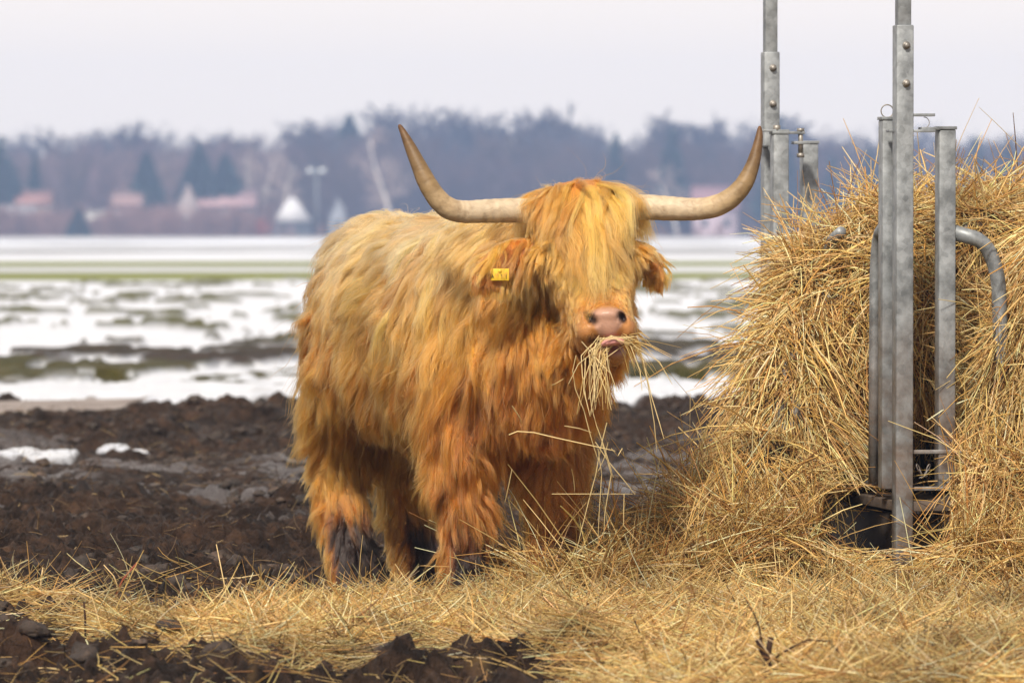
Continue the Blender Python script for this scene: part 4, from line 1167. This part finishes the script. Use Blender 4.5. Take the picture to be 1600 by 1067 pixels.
def birch(px0, px1, pytop, Y, label, k):
    h = hgt(pytop, Y); tk, tr, P, R = tree_lines(80 + k, h, .8, True)
    lean = (px1 - px0) / F * Y / h
    root = empty('birch_tree', (X9(px0, Y), Y, 0)); tag(root, label, 'tree', 'birches in front of the wood')
    def sh(a): a = a.copy(); a[..., 0] += a[..., 2] * lean; return a
    m = MB(); m.tube(sh(tk), np.maximum(tr * 1.3, .07), 8, True, C_BI); link('trunk', m.mesh('trunk', [M_BARK], True), root)
    v, q, c = strands(sh(P), R * .8, np.tile(np.array([.34, .27, .26]), (len(P), 1)), 'c', None)
    link('crown', mesh_np('crown', v, q, None, [M_BARK], None, False, c), root)
birch(398, 382, 228, 888, 'pale trunked birch leaning left of the other birches', 0)
birch(405, 412, 226, 890, 'middle birch of the three pale trunks above the snow covered roof', 1)
birch(438, 442, 232, 889, 'birch standing close to the snow covered pointed roof', 2)
birch(618, 596, 190, 892, 'tall leaning birch between the cow back and the horn', 3)
birch(1058, 1062, 240, 890, 'slender birch above the middle of the horn on the right', 4)

M_NEEDLE = attr_mat('needles', .8, .2)
def conifer(px, pytop, pybase, Y, wpx, label, k, group=None):
    z0 = max(0, hgt(pybase, Y)); h = hgt(pytop, Y); w = wpx / F * Y / 2
    r = np.random.default_rng(200 + k)
    root = empty('conifer', (X9(px, Y), Y, 0)); tag(root, label, 'tree', group)
    m = MB(); m.tube([(0, 0, -.2), (0, 0, h * .6), (0, 0, h)], [.025 * h, .014 * h, .01], 8, True, (.05, .035, .025)); link('trunk', m.mesh('trunk', [M_BARK], True), root)
    n = 2200; w = w * 1.2
    t = 1 - np.sqrt(r.random(n)); t = np.clip(t, 0, .98)
    lay = np.floor(t * 13) / 13; a = r.uniform(0, 6.28, n)
    lobe = 1 + .22 * np.sin(a * 5 + lay * 40)
    rad = w * (1 - t) ** .85 * lobe * np.sqrt(r.uniform(.12, 1, n)) * (1 - .25 * ((t * 13) % 1))
    zlow = z0 * 1.0
    z = zlow + (h - zlow) * t - rad * .28
    c = np.stack([np.cos(a) * rad, np.sin(a) * rad, z], 1)
    d = nrm(np.stack([np.cos(a), np.sin(a), r.uniform(-.5, .3, n)], 1) + r.normal(0, .3, (n, 3))); s = nrm(np.cross(d, r.normal(0, 1, (n, 3))))
    L = (.10 * w + .09 * h * .5) * r.uniform(.5, 1.2, n)[:, None]
    v = np.stack([c - d * L * .5 , c + s * L * .22, c + d * L * .6, c - s * L * .22], 1).reshape(-1, 3)
    q = np.arange(n * 4).reshape(-1, 4)
    col = np.repeat(np.array([.014, .032, .034]) * r.uniform(.6, 1.5, (n, 1)), 4, 0)
    link('crown', mesh_np('crown', v, q, None, [M_NEEDLE], None, False, col), root)
for k, (px, pt, pb, Y, w, lab) in enumerate([
    (2, 208, 368, 880, 78, 'large dark conifer cut off by the left edge of the photo'), (54, 236, 368, 878, 40, 'dark conifer second from the left edge'), (24, 258, 368, 876, 44, 'short dark conifer in the dip beside the left edge'),
    (229, 232, 312, 882, 56, 'dark conifer with pointed tip standing alone between the houses'), (240, 262, 368, 870, 54, 'lower dark conifer in front of the pointed lone one'),
    (311, 222, 300, 884, 60, 'tall pointed dark conifer of the joined pair above the pink roofs'), (352, 240, 300, 885, 62, 'lower right conifer of the joined pair above the pink roofs'),
    (122, 322, 372, 800, 46, 'small dark conifer standing at the field edge'), (545, 176, 250, 1010, 52, 'dark evergreen tip on the skyline over the cow back'),
    (962, 206, 330, 900, 44, 'dark conifer over the right shoulder of the cow head'), (1050, 196, 330, 905, 62, 'broad dark evergreen above the horn on the right'), (1218, 176, 330, 900, 80, 'dark evergreen behind the rear feeder post'),
    (1300, 244, 368, 890, 60, 'dark conifer between the two feeder posts'), (1360, 226, 368, 892, 70, 'wide dark conifer left of the front feeder post'), (1525, 212, 368, 890, 62, 'dark pointed conifer right of the front feeder post'),
    (1575, 208, 368, 895, 70, 'dark conifer at the right edge above the hay')]):
    conifer(px, pt, pb, Y, w, lab, k)

def house(px, pybase, pyeave, pyridge, wpx, Y, label, wallc, roofc, gable_front=False, hip=False):
    x = X9(px, Y); w = wpx / F * Y / 2; zb = 0.0; ze = max(hgt(pyeave, Y), .8); zr = hgt(pyridge, Y); dpt = max(w * 1.1, 3.5)
    root = empty('house', (x, Y, 0)); tag(root, label, 'house')
    mw = simple_mat('house_wall', tuple(.85 * c for c in wallc), wallc, .8, .9, 0); mr = simple_mat('house_roof', tuple(.8 * c for c in roofc), roofc, 1.2, .8, 0)
    m = MB()
    ww = w * .92
    if hip:
        V = [(-ww, 0, 0), (ww, 0, 0), (ww, 0, ze), (-ww, 0, ze)]; V = V + [(a, dpt * 2, c) for a, b, c in V]
        m.add(V, [(0, 1, 2, 3), (5, 4, 7, 6), (1, 5, 6, 2), (4, 0, 3, 7)]); link('wall', m.mesh('wall', [mw]), root)
        m = MB(); m.add([(-w, -.5, ze), (w, -.5, ze), (w, dpt * 2 + .5, ze), (-w, dpt * 2 + .5, ze), (-.25, dpt * .55, zr), (.25, dpt * .55, zr), (.25, dpt * 1.4, zr), (-.25, dpt * 1.4, zr)], [(0, 1, 5, 4), (1, 2, 6, 5), (2, 3, 7, 6), (3, 0, 4, 7), (4, 5, 6, 7), (3, 2, 1, 0)])
        link('roof', m.mesh('roof', [mr]), root)
    elif gable_front:
        V = [(-ww, 0, 0), (ww, 0, 0), (ww, 0, ze), (0, 0, zr - .1), (-ww, 0, ze)]
        V = V + [(a, dpt * 2, c) for a, b, c in V]
        m.add(V, [(0, 1, 2, 4), (5, 9, 7, 6), (1, 6, 7, 2), (0, 4, 9, 5)], [(4, 2, 3), (9, 8, 7)])
        link('wall', m.mesh('wall', [mw]), root)
        m = MB()
        for sg in (-1, 1):
            a = np.array([0, -.4, zr]); b_ = np.array([sg * w * 1.06, -.4, ze - .35]); dd = np.array([0, dpt * 2 + .8, 0]); up = np.array([0, 0, .22])
            V = [a, b_, b_ + dd, a + dd]; V = V + [p + up for p in V]
            m.add(V, [(0, 1, 2, 3), (7, 6, 5, 4), (0, 4, 5, 1), (1, 5, 6, 2), (2, 6, 7, 3), (3, 7, 4, 0)])
        link('roof', m.mesh('roof', [mr]), root)
    else:
        V = [(-ww, 0, 0), (ww, 0, 0), (ww, 0, ze), (-ww, 0, ze)]; V = V + [(a, dpt * 2, c) for a, b, c in V] + [(-ww, dpt, zr - .1), (ww, dpt, zr - .1)]
        m.add(V, [(0, 1, 2, 3), (5, 4, 7, 6), (1, 5, 6, 2), (4, 0, 3, 7)], [(3, 8, 7), (2, 6, 9)])
        link('wall', m.mesh('wall', [mw]), root)
        m = MB()
        for y0 in (-.5, dpt * 2 + .5):
            a = np.array([-w, dpt, zr]); b_ = np.array([-w, y0, ze - .2]); dd = np.array([2 * w, 0, 0]); up = np.array([0, 0, .2])
            V = [a, b_, b_ + dd, a + dd]; V = V + [p + up for p in V]
            m.add(V, [(0, 1, 2, 3), (7, 6, 5, 4), (0, 4, 5, 1), (1, 5, 6, 2), (2, 6, 7, 3), (3, 7, 4, 0)])
        link('roof', m.mesh('roof', [mr]), root)
    mg = simple_mat('window_glass', (.03, .035, .04), (.06, .07, .08), 1, .2, 0)
    nw = 1 if gable_front else max(2, int(w / 1.8))
    for i in range(nw):
        xx = 0 if nw == 1 else (-ww + (i + .5) * 2 * ww / nw)
        zc = min(ze * .55, 2.0)
        m = MB(); m.obox((xx, -.03, zc), E3, (.5, .05, min(.6, ze * .3))); link('window', m.mesh('window', [mg]), root)
house(456, 368, 346, 308, 62, 872, 'cottage with a white snow covered pointed roof beside the birches', (.10, .11, .14), (.56, .57, .62), False, True)
house(527, 368, 335, 313, 26, 876, 'small pale gabled hut just left of the cow back', (.26, .28, .33), (.30, .32, .37), True)
house(52, 368, 318, 298, 58, 874, 'house with a red roof below the conifers at the far left', (.50, .42, .40), (.25, .13, .12))
house(205, 368, 320, 300, 62, 877, 'pink house partly behind the lone pointed conifer', (.36, .26, .28), (.25, .16, .16))
house(292, 368, 322, 290, 34, 878, 'pale gabled house left below the joined conifers', (.36, .31, .32), (.34, .26, .26), True)
house(355, 368, 322, 296, 92, 880, 'long house with a pink roof under the joined conifers', (.26, .22, .23), (.32, .21, .23))
house(1118, 368, 325, 292, 74, 885, 'reddish roofed house seen under the long horn on the right', (.42, .34, .40), (.28, .16, .19))
house(155, 368, 345, 330, 50, 868, 'low pale shed at the field edge beside the small conifer', (.36, .36, .34), (.40, .40, .39))
house(22, 368, 338, 322, 62, 869, 'low grey shed at the far left edge of the field', (.33, .33, .36), (.40, .40, .44))

def mast():
    Y = 884; root = empty('floodlight_mast', (X9(495, Y), Y, 0)); tag(root, 'thin floodlight mast with two lamp heads beside the snow covered roof', 'light mast')
    mm = simple_mat('mast_paint', (.16, .19, .21), (.22, .25, .27), 2, .5, 0)
    h = hgt(264, Y)
    m = MB(); m.tube([(0, 0, 0), (0, 0, h)], [.16, .10], 10); m.tube([(-.95, 0, h - .3), (.95, 0, h - .3)], .06, 8); link('pole', m.mesh('pole', [mm], True), root)
    for sx in (-1, 1):
        m = MB(); m.obox((sx * .95, -.1, h - .3), (E3[0], nrm(np.array([0, .9, -.4])), nrm(np.array([0, .4, .9]))), (.50, .22, .36)); link('lamp_head', m.mesh('lamp_head', [simple_mat('lamp_glass', (.20, .23, .26), (.26, .29, .32), 2, .3, 0)]), root)
mast()
def bush(px, Y, h, w, label, colr, name='bush'):
    mb = MB(); r = np.random.default_rng(int(px))
    for i in range(5):
        inst(mb, r.normal(0, w * .3), r.normal(0, w * .3), -h * .3, h * 1.25, w * 1.3, r.integers(5), np.array(colr), r.uniform(0, 6.28))
    o = link(name, mb.mesh(name, [M_BARK])); o.location = (X9(px, Y), Y, 0); tag(o, label, 'bush')
bush(405, 850, 3.0, 2.4, 'orange red bare bush at the foot of the birches', (4.2, 1.7, 1.2))

# ------------------------------------------------------------------ air
def haze():
    m = bpy.data.materials.new('haze'); m.use_nodes = True; nt = m.node_tree; nt.nodes.clear()
    out = N(nt, 'ShaderNodeOutputMaterial'); v = N(nt, 'ShaderNodeVolumePrincipled')
    v.inputs['Color'].default_value = (.41, .58, .96, 1); v.inputs['Density'].default_value = HAZE_D; v.inputs['Anisotropy'].default_value = .1
    nt.links.new(v.outputs[0], out.inputs['Volume'])
    me = bpy.data.meshes.new('haze'); bm = bmesh.new(); bmesh.ops.create_cube(bm, size=1); bm.to_mesh(me); bm.free(); me.materials.append(m)
    o = link('haze', me); o.scale = (1900, 1500, 45); o.location = (0, 680, 21); tag(o, kind='stuff')
HAZE_D = .00045
if HAZE_D: haze()

# ------------------------------------------------------------------ light, sky, camera
SUN_EL = math.radians(46); SUN_AZ = math.radians(-164)      # azimuth from +Y towards +X : sun is behind the camera on the left
w = bpy.data.worlds.new('World'); SC.world = w; w.use_nodes = True
nt = w.node_tree; bg = nt.nodes['Background']
sk = N(nt, 'ShaderNodeTexSky', sky_type='NISHITA'); sk.sun_disc = False; sk.sun_elevation = SUN_EL; sk.sun_rotation = SUN_AZ
sk.air_density = 1.0; sk.dust_density = 2.5; sk.ozone_density = 1.0
hs = N(nt, 'ShaderNodeHueSaturation'); hs.inputs['Saturation'].default_value = .08
nt.links.new(sk.outputs[0], hs.inputs['Color'])
# thin even cloud over the whole sky
cl = mix(nt, .85, hs.outputs[0], (10.1, 8.85, 7.6))
tcw = N(nt, 'ShaderNodeTexCoord'); spw = N(nt, 'ShaderNodeSeparateXYZ'); nt.links.new(tcw.outputs['Generated'], spw.inputs[0])
gr_ = ramp(nt, spw.outputs['Z'], [(0.0, (1.0, 1.0, 1.0)), (.08, (1.0, 1.0, 1.0)), (.35, (.60, .61, .64)), (1.0, (.42, .44, .48))])
cl = mix(nt, 1.0, cl, gr_.outputs[0], 'MULTIPLY')
nt.links.new(cl, bg.inputs['Color']); bg.inputs['Strength'].default_value = .063
sd = bpy.data.lights.new('sun', 'SUN'); sd.energy = 3.3; sd.angle = math.radians(7); sd.color = (1.0, .90, .75)
so = bpy.data.objects.new('sun', sd); COL.objects.link(so)
dirv = Vector((math.sin(SUN_AZ) * math.cos(SUN_EL), math.cos(SUN_AZ) * math.cos(SUN_EL), math.sin(SUN_EL)))
so.rotation_euler = dirv.to_track_quat('Z', 'Y').to_euler(); so.location = (-8, 5, 12)

cam = bpy.data.cameras.new('camera'); co = bpy.data.objects.new('camera', cam); COL.objects.link(co)
cam.lens = 200; cam.sensor_width = 36; cam.clip_start = .1; cam.clip_end = 6000
cam.dof.use_dof = True; cam.dof.focus_distance = 17.45; cam.dof.aperture_fstop = 6.5
co.location = (0, 0, CZ); co.rotation_euler = (math.pi / 2 - PITCH, 0, 0)
SC.camera = co
SC.view_settings.view_transform = 'Standard'; SC.view_settings.look = 'None'; SC.view_settings.exposure = 1.1; SC.view_settings.gamma = 1
cy = SC.cycles
cy.use_denoising = True
try: cy.denoiser = 'OPENIMAGEDENOISE'
except Exception: pass
cy.max_bounces = 8; cy.diffuse_bounces = 4; cy.glossy_bounces = 3; cy.transmission_bounces = 6; cy.transparent_max_bounces = 8; cy.volume_bounces = 1
cy.sample_clamp_indirect = 5
SC.render.use_motion_blur = False
